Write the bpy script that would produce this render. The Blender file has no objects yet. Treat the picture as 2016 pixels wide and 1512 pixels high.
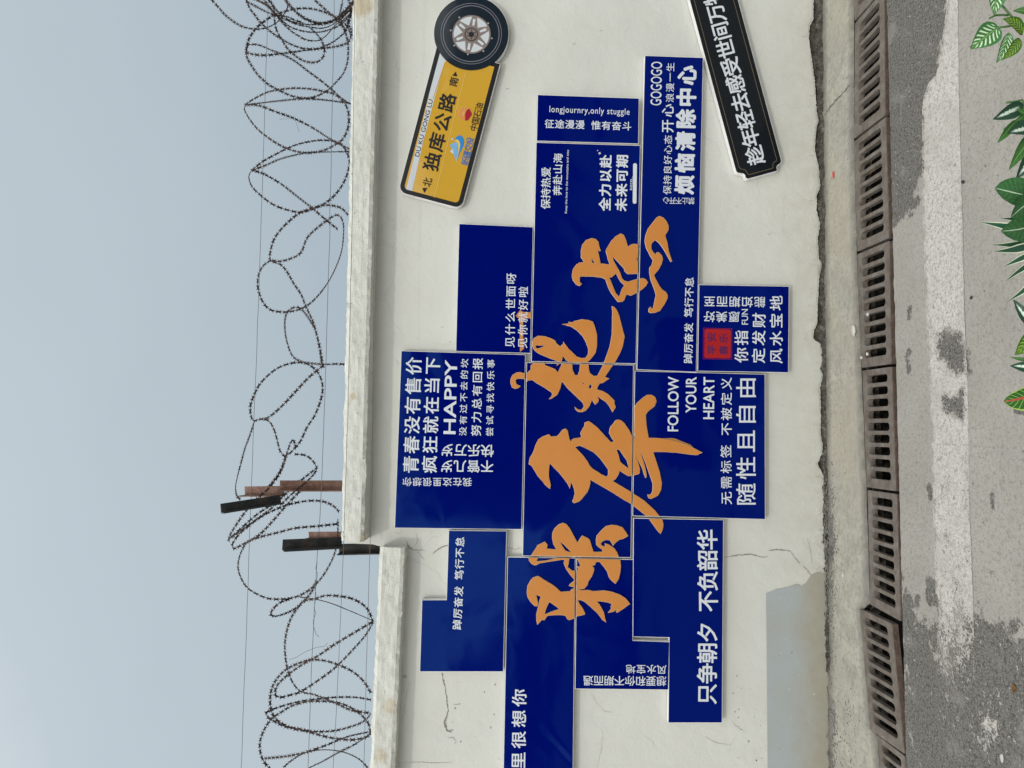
import bpy, bmesh, math, random
import numpy as np
from mathutils import Vector, Matrix, noise as mnoise
from mathutils.geometry import delaunay_2d_cdt
R = math.radians
SC = bpy.context.scene
COL = SC.collection
random.seed(7)

# ------------------------------------------------------------------ camera
F, CX, CY = 1300.0, 1008.0, 756.0          # focal length and centre in pixels of the 2016 px wide picture
H, D = 1.5, 3.27                           # eye height, distance to the wall
PSI, ROLL, PITCH = math.atan(.07), -.022, math.atan(-17 / 1300.0)   # pitch: + looks down
fw = Vector((math.sin(PSI), math.cos(PSI), -math.sin(PITCH))).normalized()
rt = fw.cross(Vector((0, 0, 1))).normalized()
up = rt.cross(fw).normalized()
_c, _s = math.cos(ROLL), math.sin(ROLL)
rt, up = (rt * _c - up * _s), (up * _c + rt * _s)
XA, YA, ZA = -up, rt, -fw                  # the picture was taken with the camera turned on its side
CAM = Vector((0, -D, H))
cam = bpy.data.cameras.new('camera'); cam.sensor_width = 36; cam.lens = F / 2016 * 36
cam.clip_start = .05; cam.clip_end = 500
co = bpy.data.objects.new('camera', cam); COL.objects.link(co); SC.camera = co
co.matrix_world = Matrix(((XA.x, YA.x, ZA.x, CAM.x), (XA.y, YA.y, ZA.y, CAM.y), (XA.z, YA.z, ZA.z, CAM.z), (0, 0, 0, 1)))

# ------------------------------------------------------------------ sun, sky, exposure
SUNV = Vector((-.045, -.11, .10)).normalized()
sl = bpy.data.lights.new('sun', 'SUN'); sl.energy = .85; sl.angle = R(2.2); sl.color = (1, .95, .86)
so = bpy.data.objects.new('sun', sl); COL.objects.link(so)
so.rotation_euler = SUNV.to_track_quat('Z', 'Y').to_euler()
W = bpy.data.worlds.new('World'); SC.world = W; W.use_nodes = True
nt = W.node_tree; nt.nodes.clear(); L = nt.links.new
wo = nt.nodes.new('ShaderNodeOutputWorld'); bg = nt.nodes.new('ShaderNodeBackground')
sky = nt.nodes.new('ShaderNodeTexSky'); sky.sky_type = 'NISHITA'; sky.sun_disc = False
sky.sun_elevation = math.asin(SUNV.z); sky.sun_rotation = math.atan2(SUNV.x, SUNV.y)
sky.air_density = 1.0; sky.dust_density = 4.0; sky.ozone_density = 1.0
tc = nt.nodes.new('ShaderNodeTexCoord'); ns = nt.nodes.new('ShaderNodeTexNoise')
ns.inputs['Scale'].default_value = 2.2; ns.inputs['Detail'].default_value = 4; ns.inputs['Roughness'].default_value = .5
mp = nt.nodes.new('ShaderNodeMapping'); mp.inputs['Scale'].default_value = (1, 1, 2.2)
L(tc.outputs['Generated'], mp.inputs[0]); L(mp.outputs[0], ns.inputs['Vector'])
# hazy sky: nearly even grey-blue, brighter towards the sun's side, over the physical sky
vn = nt.nodes.new('ShaderNodeVectorMath'); vn.operation = 'NORMALIZE'; L(tc.outputs['Generated'], vn.inputs[0])
dp = nt.nodes.new('ShaderNodeVectorMath'); dp.operation = 'DOT_PRODUCT'; dp.inputs[1].default_value = SUNV; L(vn.outputs[0], dp.inputs[0])
ad = nt.nodes.new('ShaderNodeMath'); ad.operation = 'MULTIPLY_ADD'; ad.inputs[1].default_value = .22; L(ns.outputs['Fac'], ad.inputs[0]); L(dp.outputs['Value'], ad.inputs[2])
cr = nt.nodes.new('ShaderNodeValToRGB'); mr = nt.nodes.new('ShaderNodeMapRange')
mr.inputs['From Min'].default_value = -1; mr.inputs['From Max'].default_value = 1.2; L(ad.outputs[0], mr.inputs['Value']); L(mr.outputs[0], cr.inputs[0])
stops = [(.05, (2.5, 3.2, 4.0)), (.22, (4.0, 4.85, 5.45)), (.34, (5.0, 5.8, 6.3)), (.465, (5.7, 6.45, 7.0)), (.64, (11.5, 12.0, 12.0)), (1, (22, 22, 21))]
while len(cr.color_ramp.elements) < len(stops): cr.color_ramp.elements.new(.5)
for e, (p, c) in zip(cr.color_ramp.elements, stops): e.position = p; e.color = (*[v / 22 for v in c], 1)
sc_ = nt.nodes.new('ShaderNodeVectorMath'); sc_.operation = 'SCALE'; sc_.inputs['Scale'].default_value = 22; L(cr.outputs[0], sc_.inputs[0])
mx = nt.nodes.new('ShaderNodeMixRGB'); mx.inputs[0].default_value = .92
L(sky.outputs[0], mx.inputs[1]); L(sc_.outputs[0], mx.inputs[2])
bg.inputs['Strength'].default_value = .1
L(mx.outputs[0], bg.inputs[0]); L(bg.outputs[0], wo.inputs[0])
SC.view_settings.view_transform = 'Standard'; SC.view_settings.look = 'None'
SC.view_settings.gamma = 1; SC.view_settings.use_curve_mapping = False; SC.view_settings.exposure = 0.0

# ------------------------------------------------------------------ pixel <-> place
def ray(x, y): return XA * (x - CX) + YA * (CY - y) + ZA * (-F)
def onw(x, y, Y=0.0):
    d = ray(x, y); t = (Y - CAM.y) / d.y; return CAM + d * t
def ong(x, y, Z=0.0):
    d = ray(x, y); t = (Z - CAM.z) / d.z; return CAM + d * t
def atd(x, y, dist): return CAM + ray(x, y) * (dist / F)
def crop(pts, s, ox, oy): return [(ox + a / s, oy + b / s) for a, b in pts]

# ------------------------------------------------------------------ object helpers
def link(name, me, mat=None, parent=None, kind=None, label=None, cat=None, group=None):
    o = bpy.data.objects.new(name, me); COL.objects.link(o)
    if mat is not None and me is not None:
        me.materials.clear()
        for m in (mat if isinstance(mat, (list, tuple)) else [mat]): me.materials.append(m)
    if parent is not None: o.parent = parent
    if kind: o['kind'] = kind
    if label: o['label'] = label
    if cat: o['category'] = cat
    if group: o['group'] = group
    return o
def thing(name, label, cat, loc=(0, 0, 0), group=None):
    o = link(name, None, label=label, cat=cat, group=group)
    o.location = loc; o.empty_display_size = .1
    o.matrix_world = Matrix.Translation(loc)
    return o
def place(me, parent):
    if parent is not None:
        l = parent.location
        me.transform(Matrix.Translation((-l.x, -l.y, -l.z)))
    return me
def mesh(name, verts, faces, smooth=False):
    me = bpy.data.meshes.new(name); me.from_pydata([tuple(v) for v in verts], [], faces); me.update()
    if smooth:
        for p in me.polygons: p.use_smooth = True
    return me
def bm_mesh(name, bm, smooth=False):
    me = bpy.data.meshes.new(name); bm.to_mesh(me); bm.free()
    if smooth:
        for p in me.polygons: p.use_smooth = True
    return me
def tri2d(polys, holes=(), clip=None):
    """triangles of (union of polys) minus holes, optionally inside clip; returns verts, tris"""
    vs, es = [], []
    for p in list(polys) + list(holes) + ([clip] if clip else []):
        b = len(vs); n = len(p); vs += [Vector((q[0], q[1])) for q in p]; es += [(b + i, b + (i + 1) % n) for i in range(n)]
    rv, re, rf, ov, oe, of = delaunay_2d_cdt(vs, es, [], 0, 1e-6, True)
    C = np.array([[sum(rv[i][0] for i in f) / len(f), sum(rv[i][1] for i in f) / len(f)] for f in rf])
    def ins(poly):
        P = np.array([(q[0], q[1]) for q in poly], float); Q = np.roll(P, -1, 0); r = np.zeros(len(C), bool)
        for (x0, y0), (x1, y1) in zip(P, Q):
            if y0 == y1: continue
            c = (y0 > C[:, 1]) != (y1 > C[:, 1]); r ^= c & (C[:, 0] < x0 + (C[:, 1] - y0) / (y1 - y0) * (x1 - x0))
        return r
    k = np.zeros(len(C), bool)
    for p in polys: k |= ins(p)
    for h in holes: k &= ~ins(h)
    if clip: k &= ins(clip)
    return rv, [list(f) for f, g in zip(rf, k) if g]
def slab(tri, mapf, front, back, side_mat=1):
    """extruded plate; mapf(x, y, Y) -> world point; front and back are Y values; material 0 front, 1 sides"""
    rv, fs = tri
    used = sorted({i for f in fs for i in f}); ix = {v: k for k, v in enumerate(used)}
    n = len(used)
    fr = [mapf(rv[i][0], rv[i][1], front) for i in used]
    V = fr + [Vector((p.x, back, p.z)) for p in fr]
    edges = {}
    F1 = []
    for f in fs:
        g = [ix[i] for i in f]
        a, b, c = (V[g[0]], V[g[1]], V[g[2]])
        if (b - a).cross(c - a).y > 0: g.reverse()
        F1.append(g)
        for i in range(len(g)):
            e = (g[i], g[(i + 1) % len(g)]); edges[e] = 1
    F2 = []
    for (a, b) in edges:
        if (b, a) not in edges: F2.append([b, a, a + n, b + n])
    me = mesh('plate', V, F1 + F2)
    for k, p in enumerate(me.polygons): p.material_index = 0 if k < len(F1) else side_mat
    return me
def flat(tri, mapf, Y):
    rv, fs = tri
    used = sorted({i for f in fs for i in f}); ix = {v: k for k, v in enumerate(used)}
    V = [mapf(rv[i][0], rv[i][1], Y) for i in used]; FF = []
    for f in fs:
        g = [ix[i] for i in f]
        if (V[g[1]] - V[g[0]]).cross(V[g[2]] - V[g[0]]).y > 0: g.reverse()
        FF.append(g)
    return mesh('print', V, FF)
def tube(pts, r, n=6, closed=False):
    V, Fc = [], []
    m = len(pts)
    prev = None
    for i, p in enumerate(pts):
        a = pts[max(i - 1, 0)]; b = pts[min(i + 1, m - 1)]
        t = (b - a).normalized()
        if prev is None:
            prev = t.cross(Vector((0, 0, 1)))
            if prev.length < .1: prev = t.cross(Vector((0, 1, 0)))
        s = (prev - t * prev.dot(t)).normalized(); prev = s; q = t.cross(s)
        rr = r[i] if isinstance(r, (list, tuple)) else r
        for k in range(n):
            an = 2 * math.pi * k / n; V.append(p + s * math.cos(an) * rr + q * math.sin(an) * rr)
    for i in range(m - 1):
        for k in range(n):
            Fc.append([i * n + k, i * n + (k + 1) % n, (i + 1) * n + (k + 1) % n, (i + 1) * n + k])
    Fc.append(list(range(n))[::-1]); Fc.append([(m - 1) * n + k for k in range(n)])
    return V, Fc
def catmull(P, step):
    out = []
    P = [Vector(p) for p in P]
    for i in range(len(P) - 1):
        a = P[max(i - 1, 0)]; b = P[i]; c = P[i + 1]; d = P[min(i + 2, len(P) - 1)]
        k = max(1, int((c - b).length / step))
        for j in range(k):
            t = j / k
            out.append(.5 * ((2 * b) + (c - a) * t + (2 * a - 5 * b + 4 * c - d) * t * t + (3 * b - a - 3 * c + d) * t ** 3))
    out.append(P[-1]); return out
def box(a, b, bevel=0):
    bm = bmesh.new(); bmesh.ops.create_cube(bm, size=1)
    a = Vector(a); b = Vector(b)
    for v in bm.verts:
        v.co = Vector(((v.co.x + .5) * (b.x - a.x) + a.x, (v.co.y + .5) * (b.y - a.y) + a.y, (v.co.z + .5) * (b.z - a.z) + a.z))
    if bevel: bmesh.ops.bevel(bm, geom=bm.edges[:], offset=bevel, segments=2, affect='EDGES')
    return bm

def jag(pts, step, amp, seed=0):
    out = []
    for (x0, y0), (x1, y1) in zip(pts, pts[1:]):
        k = max(1, int(math.hypot(x1 - x0, y1 - y0) / step))
        for j in range(k):
            t = j / k; x = x0 + (x1 - x0) * t; y = y0 + (y1 - y0) * t
            out.append((x + amp * mnoise.noise(Vector((y / 4.0, seed, 0))) + amp * .8 * mnoise.noise(Vector((y / 1.6, seed, 4))), y))
    out.append(pts[-1]); return out

# ------------------------------------------------------------------ materials
class M:
    def __init__(s, name, rough=.8, spec=.3):
        s.m = bpy.data.materials.new(name); s.m.use_nodes = True; s.nt = s.m.node_tree
        s.b = s.nt.nodes['Principled BSDF']; s.b.inputs['Roughness'].default_value = rough
        s.b.inputs['Specular IOR Level'].default_value = spec
        s.tc = s.n('ShaderNodeTexCoord')
        g = s.n('ShaderNodeNewGeometry'); s.pos = g.outputs['Position']; s.g = g
    def n(s, t, **kw):
        x = s.nt.nodes.new(t)
        for k, v in kw.items(): setattr(x, k, v)
        return x
    def l(s, a, b): s.nt.links.new(a, b)
    def noise(s, scale, detail=4, rough=.55, vec=None, dist=0):
        x = s.n('ShaderNodeTexNoise'); x.inputs['Scale'].default_value = scale; x.inputs['Detail'].default_value = detail
        x.inputs['Roughness'].default_value = rough; x.inputs['Distortion'].default_value = dist
        s.l(vec or s.pos, x.inputs['Vector']); return x.outputs['Fac']
    def stretch(s, sx, sy, sz, vec=None):
        x = s.n('ShaderNodeMapping'); x.inputs['Scale'].default_value = (sx, sy, sz); s.l(vec or s.pos, x.inputs[0]); return x.outputs[0]
    def ramp(s, fac, stops):
        x = s.n('ShaderNodeValToRGB'); e = x.color_ramp.elements
        while len(e) < len(stops): e.new(.5)
        for k, (p, c) in enumerate(stops):
            e[k].position = p; e[k].color = (c, c, c, 1) if isinstance(c, (int, float)) else (*c, 1)
        s.l(fac, x.inputs[0]); return x.outputs[0]
    def mix(s, fac, a, b, mode='MIX'):
        x = s.n('ShaderNodeMixRGB', blend_type=mode)
        for i, v in enumerate((fac, a, b)):
            if isinstance(v, (int, float)): x.inputs[i].default_value = v if i == 0 else (v, v, v, 1)
            elif isinstance(v, tuple): x.inputs[i].default_value = (*v, 1)
            else: s.l(v, x.inputs[i])
        return x.outputs[0]
    def math(s, op, a, b=0.0, c=None):
        x = s.n('ShaderNodeMath', operation=op)
        for i, v in enumerate((a, b) if c is None else (a, b, c)):
            if isinstance(v, (int, float)): x.inputs[i].default_value = v
            else: s.l(v, x.inputs[i])
        return x.outputs[0]
    def attr(s, name):
        x = s.n('ShaderNodeAttribute'); x.attribute_name = name; return x.outputs['Fac']
    def col(s, c):
        if isinstance(c, tuple): s.b.inputs['Base Color'].default_value = (*c, 1)
        else: s.l(c, s.b.inputs['Base Color'])
        return s
    def rough(s, v): s.l(v, s.b.inputs['Roughness']); return s
    def bump(s, h, strength=.3, dist=.01):
        x = s.n('ShaderNodeBump'); x.inputs['Strength'].default_value = strength; x.inputs['Distance'].default_value = dist
        s.l(h, x.inputs['Height'])
        if getattr(s, '_bn', None): s.l(s._bn, x.inputs['Normal'])
        s._bn = x.outputs[0]; s.l(s._bn, s.b.inputs['Normal']); return s
    def vor(s, scale, feature='DISTANCE_TO_EDGE', vec=None):
        x = s.n('ShaderNodeTexVoronoi', feature=feature); x.inputs['Scale'].default_value = scale
        s.l(vec or s.pos, x.inputs['Vector']); return x.outputs['Distance']
def warp(m, scale, amt):
    a = m.n('ShaderNodeTexNoise'); a.inputs['Scale'].default_value = scale; a.inputs['Detail'].default_value = 5
    m.l(m.pos, a.inputs['Vector'])
    v = m.n('ShaderNodeVectorMath', operation='SCALE'); v.inputs['Scale'].default_value = amt; m.l(a.outputs['Color'], v.inputs[0])
    w = m.n('ShaderNodeVectorMath', operation='ADD'); m.l(m.pos, w.inputs[0]); m.l(v.outputs[0], w.inputs[1]); return w.outputs[0]

def wall_mat(name, base, crack=.16, dirt=1.0, brush=False):
    m = M(name, .85, .15)
    big = m.noise(1.3, 5, .6); mid = m.noise(7, 5, .6); fine = m.noise(60, 4, .6)
    c = m.mix(m.ramp(big, [(.35, 0), (.7, 1)]), tuple(x * .93 for x in base), tuple(x * 1.03 for x in base))
    c = m.mix(m.ramp(mid, [(.45, 0), (.75, .35)]), c, tuple(b * k for b, k in zip(base, (.97, .96, .94))))
    w = warp(m, 3.0, .35)
    vo = m.vor(2.6, vec=w); ck = m.ramp(vo, [(0, 1), (.006, .6), (.012, 0)])
    cm = m.ramp(m.noise(1.1, 2, .5), [(.5, 0), (.62, 1)])
    ck = m.mix(1.0, ck, cm, 'MULTIPLY')
    w2 = warp(m, 9.0, .12); v2 = m.vor(9, vec=w2); ck2 = m.ramp(v2, [(0, .7), (.02, 0)])
    ck2 = m.mix(1.0, ck2, m.ramp(m.noise(1.7, 3, .5), [(.56, 0), (.66, 1)]), 'MULTIPLY')
    c = m.mix(m.mix(1.0, ck, crack, 'MULTIPLY'), c, (.22, .21, .18))
    c = m.mix(m.mix(1.0, ck2, crack * .7, 'MULTIPLY'), c, (.25, .24, .2))
    # scuffs and specks
    sp = m.ramp(m.noise(38, 2, .5, vec=m.stretch(1, 1, .45)), [(.70, 0), (.73, .5)])
    sp = m.mix(1.0, sp, m.ramp(m.noise(3.1, 2), [(.5, 0), (.62, 1)]), 'MULTIPLY')
    c = m.mix(sp, c, (.2, .18, .15))
    # grime rising from the ground
    sx = m.n('ShaderNodeSeparateXYZ'); m.l(m.pos, sx.inputs[0])
    lo = m.math('ADD', sx.outputs['Z'], m.math('MULTIPLY', m.noise(5, 4), .25))
    gm = m.ramp(lo, [(.1, .55 * dirt), (.42, 0)])
    c = m.mix(m.mix(1.0, gm, m.ramp(m.noise(14, 4), [(.3, .3), (.7, 1)]), 'MULTIPLY'), c, (.36, .33, .26))
    if brush:
        br = m.noise(26, 6, .75, vec=m.stretch(.4, 1, 1.3)); c = m.mix(m.ramp(br, [(.36, .4), (.48, 0)]), c, (.36, .35, .31))
        c = m.mix(m.ramp(m.noise(13, 5, .7), [(.58, 0), (.72, .5)]), c, (.36, .345, .3))
        c = m.mix(m.ramp(m.noise(48, 2, .5), [(.7, 0), (.73, .6)]), c, (.2, .19, .16))
        for q_, rr_ in (((757, 1382), .045), ((740, 1476), .04), ((712, 1050), .03), ((686, 772), .02), ((704, 6), .05)):
            w_ = onw(*q_, -.1); d_ = m.n('ShaderNodeVectorMath', operation='DISTANCE'); d_.inputs[1].default_value = w_; m.l(warp(m, 22, .05), d_.inputs[0])
            c = m.mix(m.ramp(m.math('ADD', m.math('DIVIDE', d_.outputs['Value'], rr_), -.6), [(.2, .6), (.75, 0)]), c, (.40, .31, .17))
        m.bump(br, .6, .01)
    m.col(c); m.bump(m.noise(4, 6, .6), .35, .03); m.bump(fine, .2, .003)
    m.bump(m.mix(1, ck, ck2, 'ADD'), -.6, .004)
    return m.m
WALLM = wall_mat('old_white_wall_paint', (.56, .568, .54))
CAPM = wall_mat('flaking_white_cap_paint', (.58, .59, .555), .12, 0, True)
PATCHM = (lambda: (lambda m: (
    setattr(m, 'sz', m.n('ShaderNodeSeparateXYZ')), m.l(m.pos, m.sz.inputs[0]), setattr(m, 'lo', m.ramp(m.math('ADD', m.sz.outputs['Z'], m.math('MULTIPLY', m.noise(7, 5), .16)), [(.14, .9), (.26, 0)])),
    m.col(m.mix(m.lo, m.mix(m.ramp(m.noise(6, 5, .65), [(.45, 0), (.7, .5)]), m.mix(m.ramp(m.noise(70, 2), [(.7, 0), (.74, .5)]), (.325, .36, .37), (.6, .6, .57)), (.33, .33, .3)), m.mix(m.noise(20, 5), (.27, .25, .2), (.35, .33, .27)))),
    m.bump(m.noise(8, 5), .3, .01), m.m)[-1])(M('faded_blue_grey_paint', .85, .15)))()
def rubble_mat(name, a, b, c3, sc=22, bump=.8):
    m = M(name, .95, .1)
    n = m.noise(sc, 8, .7); c = m.ramp(n, [(.3, a), (.55, b), (.75, c3)])
    m.col(c); m.bump(n, bump, .02); m.bump(m.noise(sc * 6, 4, .7), .5, .004); return m.m
BROKEN = rubble_mat('broken_render', (.028, .026, .022), (.12, .11, .095), (.30, .285, .25), 34, 1.2)
SILT = rubble_mat('black_silt', (.006, .006, .006), (.02, .019, .017), (.07, .065, .06), 30)
def strip_mat():
    m = M('worn_cement', .9, .15)
    a = m.noise(5, 6, .65); b = m.noise(40, 5, .7)
    c = m.mix(m.ramp(a, [(.35, 0), (.68, 1)]), (.33, .32, .285), (.415, .40, .345))
    c = m.mix(m.ramp(b, [(.34, .7), (.5, 0)]), c, (.23, .22, .19))
    c = m.mix(m.ramp(m.noise(11, 6, .7), [(.48, 0), (.64, .6)]), c, (.25, .24, .21))
    c = m.mix(m.ramp(m.noise(70, 3, .6), [(.62, 0), (.7, .5)]), c, (.52, .51, .46))
    wn = m.noise(1.4, 3); c = m.mix(m.ramp(wn, [(.5, 0), (.6, .5)]), c, (.37, .34, .275))
    sp = m.ramp(m.noise(65, 2, .5), [(.66, 0), (.69, .75)]); sp = m.mix(1, sp, m.ramp(m.noise(4, 2), [(.42, 0), (.58, 1)]), 'MULTIPLY')
    c = m.mix(sp, c, (.09, .085, .075))
    c = m.mix(m.mix(1, m.attr('edge_dark'), m.ramp(m.noise(18, 5, .7), [(.3, .5), (.6, 1)]), 'MULTIPLY'), c, (.15, .145, .13))
    m.col(c); m.bump(b, .5, .006); m.bump(m.noise(180, 3), .4, .002); return m.m
STRIP = strip_mat()
def ground_mat():
    m = M('concrete_and_asphalt', .9, .2)
    a = m.noise(3.1, 5, .6); g = m.noise(150, 4, .75); g2 = m.noise(45, 5, .65)
    con = m.mix(m.ramp(a, [(.35, 0), (.7, 1)]), (.31, .298, .272), (.37, .357, .328))
    con = m.mix(m.ramp(g2, [(.36, .35), (.5, 0)]), con, (.2, .19, .165))
    con = m.mix(m.ramp(g, [(.3, .55), (.46, 0)]), con, (.14, .135, .12))
    con = m.mix(m.ramp(g, [(.56, 0), (.7, .4)]), con, (.47, .455, .42))
    st = m.ramp(m.noise(13, 3, .6), [(.7, 0), (.735, .75)]); con = m.mix(st, con, (.15, .145, .13))
    dk = m.ramp(m.noise(38, 2, .5), [(.76, 0), (.775, .9)]); con = m.mix(dk, con, (.03, .03, .028))
    w = warp(m, 5, .15); ck = m.ramp(m.vor(1.15, vec=w), [(0, .55), (.004, 0)])
    con = m.mix(m.mix(1, ck, .25, 'MULTIPLY'), con, (.14, .135, .12)) if False else con
    con = m.mix(m.ramp(m.noise(85, 3, .7), [(.36, .6), (.46, 0)]), con, (.17, .16, .14))
    con = m.mix(m.ramp(m.noise(24, 2, .5), [(.74, 0), (.755, .8)]), con, (.1, .095, .085))
    con = m.mix(m.ramp(m.noise(1.7, 4, .6), [(.42, 0), (.7, .4)]), con, (.3, .29, .265))
    ag = m.vor(95, 'F1'); n3 = m.noise(170, 3, .8)
    asp = m.ramp(n3, [(.3, (.05, .048, .045)), (.5, (.14, .136, .127)), (.68, (.27, .262, .245))])
    asp = m.mix(m.ramp(m.noise(75, 3, .75), [(.4, .7), (.48, 0)]), asp, (.05, .048, .045))
    asp = m.mix(m.ramp(m.noise(60, 3, .6), [(.66, 0), (.69, .8)]), asp, (.45, .44, .41))
    asp = m.mix(m.ramp(m.noise(7, 4), [(.55, 0), (.68, .5)]), asp, (.27, .26, .24))
    t = m.math('ADD', m.attr('asphalt'), m.math('MULTIPLY', m.math('SUBTRACT', m.noise(10, 9, .78), .5), 2.3))
    mk = m.ramp(t, [(.47, 0), (.53, 1)])
    c = m.mix(mk, con, asp); m.col(c)
    m.bump(m.mix(mk, g, n3), .55, .004); m.bump(m.mix(mk, .5, 0.0), .5, .006); return m.m
GROUND = ground_mat()
def paint_mat():
    m = M('worn_road_paint', .85, .2)
    n = m.noise(110, 4, .75); n2 = m.noise(16, 6, .7)
    c = m.mix(m.ramp(n, [(.4, .85), (.52, 0)]), (.53, .515, .485), (.3, .29, .27))
    c = m.mix(m.ramp(m.noise(52, 4, .75), [(.38, .75), (.47, 0)]), c, (.26, .25, .23))
    c = m.mix(m.ramp(m.noise(34, 2, .5), [(.7, 0), (.72, .8)]), c, (.12, .115, .105))
    c = m.mix(m.ramp(m.noise(5, 4), [(.42, 0), (.66, .6)]), c, (.37, .35, .325))
    t = m.math('ADD', m.attr('wear'), m.math('ADD', m.math('MULTIPLY', m.math('SUBTRACT', n2, .5), 1.3), m.math('MULTIPLY', m.math('SUBTRACT', n, .5), 1.5)))
    hole = m.ramp(t, [(.5, 0), (.56, 1)])
    m.col(c); m.bump(n, .6, .003)
    tr = m.n('ShaderNodeBsdfTransparent'); ms = m.n('ShaderNodeMixShader'); out = m.nt.nodes['Material Output']
    m.l(hole, ms.inputs[0]); m.l(m.b.outputs[0], ms.inputs[1]); m.l(tr.outputs[0], ms.inputs[2]); m.l(ms.outputs[0], out.inputs[0])
    return m.m
PAINT = paint_mat()
def iron_mat(name, a, b, c3, sc=25):
    m = M(name, .75, .35); n = m.noise(sc, 6, .7); n2 = m.noise(160, 3, .7)
    c = m.ramp(n, [(.32, a), (.5, b), (.7, c3)]); c = m.mix(m.ramp(n2, [(.35, .5), (.5, 0)]), c, tuple(x * .45 for x in b))
    m.col(c); m.bump(n2, .5, .003); return m.m
IRON = iron_mat('rusty_cast_iron', (.10, .08, .064), (.15, .130, .112), (.21, .195, .172), 16)
RUST = iron_mat('rusty_brown_steel', (.08, .045, .034), (.15, .08, .058), (.22, .14, .11), 14)
DKRUST = iron_mat('dull_rust', (.06, .045, .036), (.10, .07, .055), (.16, .12, .1), 30)
DARKST = iron_mat('dark_painted_steel', (.012, .016, .02), (.025, .028, .03), (.09, .06, .045), 12)
WIREM = iron_mat('rusted_razor_wire', (.01, .008, .009), (.025, .014, .013), (.07, .028, .02), 20)
THINM = M('galvanised_wire', .5, .5).col((.09, .1, .11)).m
def film(name, colr, rough=.05, wave=.2):
    m = M(name, rough, .55); m.col(colr)
    m.bump(m.noise(2.6, 2, .4, dist=.6), wave, .05)
    m.bump(m.noise(400, 1), .02, .0005)
    sm = m.noise(9, 5, .6); m.rough(m.ramp(sm, [(.35, rough), (.75, rough * 2.2)])); return m.m
BLUE = film('glossy_blue_film', (.0, .0032, .118))
BLUE.node_tree.nodes['Principled BSDF'].inputs['Specular IOR Level'].default_value = .34
BLUE.node_tree.nodes['Principled BSDF'].inputs['Specular Tint'].default_value = (.12, .42, .9, 1)
YELLOW = film('glossy_yellow_print', (.52, .305, .035))
BLACK = film('glossy_black_film', (.006, .009, .013))
BLACK.node_tree.nodes['Principled BSDF'].inputs['Specular IOR Level'].default_value = .2
ORANGE = film('orange_film', (.50, .19, .032), .32, .03)
ORANGE2 = film('faded_orange_film', (.34, .16, .035), .4, .03)
def plain(name, c, r=.45, n=0.0):
    m = M(name, r, .4)
    if n: m.col(m.mix(m.ramp(m.noise(14, 5), [(.35, 0), (.7, 1)]), tuple(x * (1 - n) for x in c), c))
    else: m.col(c)
    return m.m
FOAM = plain('white_foam_board_edge', (.78, .775, .77), .7, .15)
LETTER = plain('white_vinyl_lettering', (.56, .60, .67), .35)
BLK = plain('black_print', (.008, .009, .011), .3)
GREYW = plain('pale_grey_print', (.50, .54, .58), .25)

# ------------------------------------------------------------------ ground, drain channel, painted line
def W2(p): return Vector((p.x, p.y))
def seg(line, y):                      # x of a pixel polyline at image row y
    for (x0, y0), (x1, y1) in zip(line, line[1:]):
        if y0 <= y <= y1: return x0 + (x1 - x0) * (y - y0) / (y1 - y0)
    return line[0][0] if y < line[0][1] else line[-1][0]
INNER = [ong(1671, 0), ong(1704, 1300)]       # wall side edge of the channel
OUTER = [ong(1746, 0), ong(1784, 1490)]       # street side edge
def lin(P, x): return P[0].y + (P[1].y - P[0].y) * (x - P[0].x) / (P[1].x - P[0].x)
XL, XR = -2.4, 2.3
def project(P):                            # numpy points -> pixels
    d = P - np.array(CAM)
    a, b, c = d @ np.array(XA), d @ np.array(YA), d @ np.array(ZA)
    return CX + a / -c * F, CY - b / -c * F
def inside_soft(px, py, poly, w):          # 1 deep inside, 0 deep outside, .5 at the edge (pixels)
    P = np.array(poly, float); Q = np.roll(P, -1, 0)
    dmin = np.full(px.shape, 1e9); ins = np.zeros(px.shape, bool)
    for (x0, y0), (x1, y1) in zip(P, Q):
        dx, dy = x1 - x0, y1 - y0; t = np.clip(((px - x0) * dx + (py - y0) * dy) / (dx * dx + dy * dy + 1e-9), 0, 1)
        dmin = np.minimum(dmin, np.hypot(px - x0 - t * dx, py - y0 - t * dy))
        cond = (y0 > py) != (y1 > py)
        xi = x0 + (py - y0) / ((y1 - y0) if y1 != y0 else 1e-9) * dx
        ins ^= cond & (px < xi)
    return np.clip(.5 + np.where(ins, dmin, -dmin) / (2 * w), 0, 1)
def grid(name, nx, ny, fx, attrs=None, mat=None, kind='structure', parent=None, flip=False):
    V = [fx(i / nx, j / ny) for j in range(ny + 1) for i in range(nx + 1)]
    Fc = [[j * (nx + 1) + i, j * (nx + 1) + i + 1, (j + 1) * (nx + 1) + i + 1, (j + 1) * (nx + 1) + i] for j in range(ny) for i in range(nx)]
    if flip: Fc = [f[::-1] for f in Fc]
    me = mesh(name, V, Fc, True)
    if attrs:
        P = np.array([tuple(v) for v in V])
        for k, fn in attrs.items():
            a = me.attributes.new(k, 'FLOAT', 'POINT'); a.data.foreach_set('value', np.asarray(fn(P), dtype=np.float32))
    return link(name, me, mat, kind=kind, parent=parent)
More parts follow.
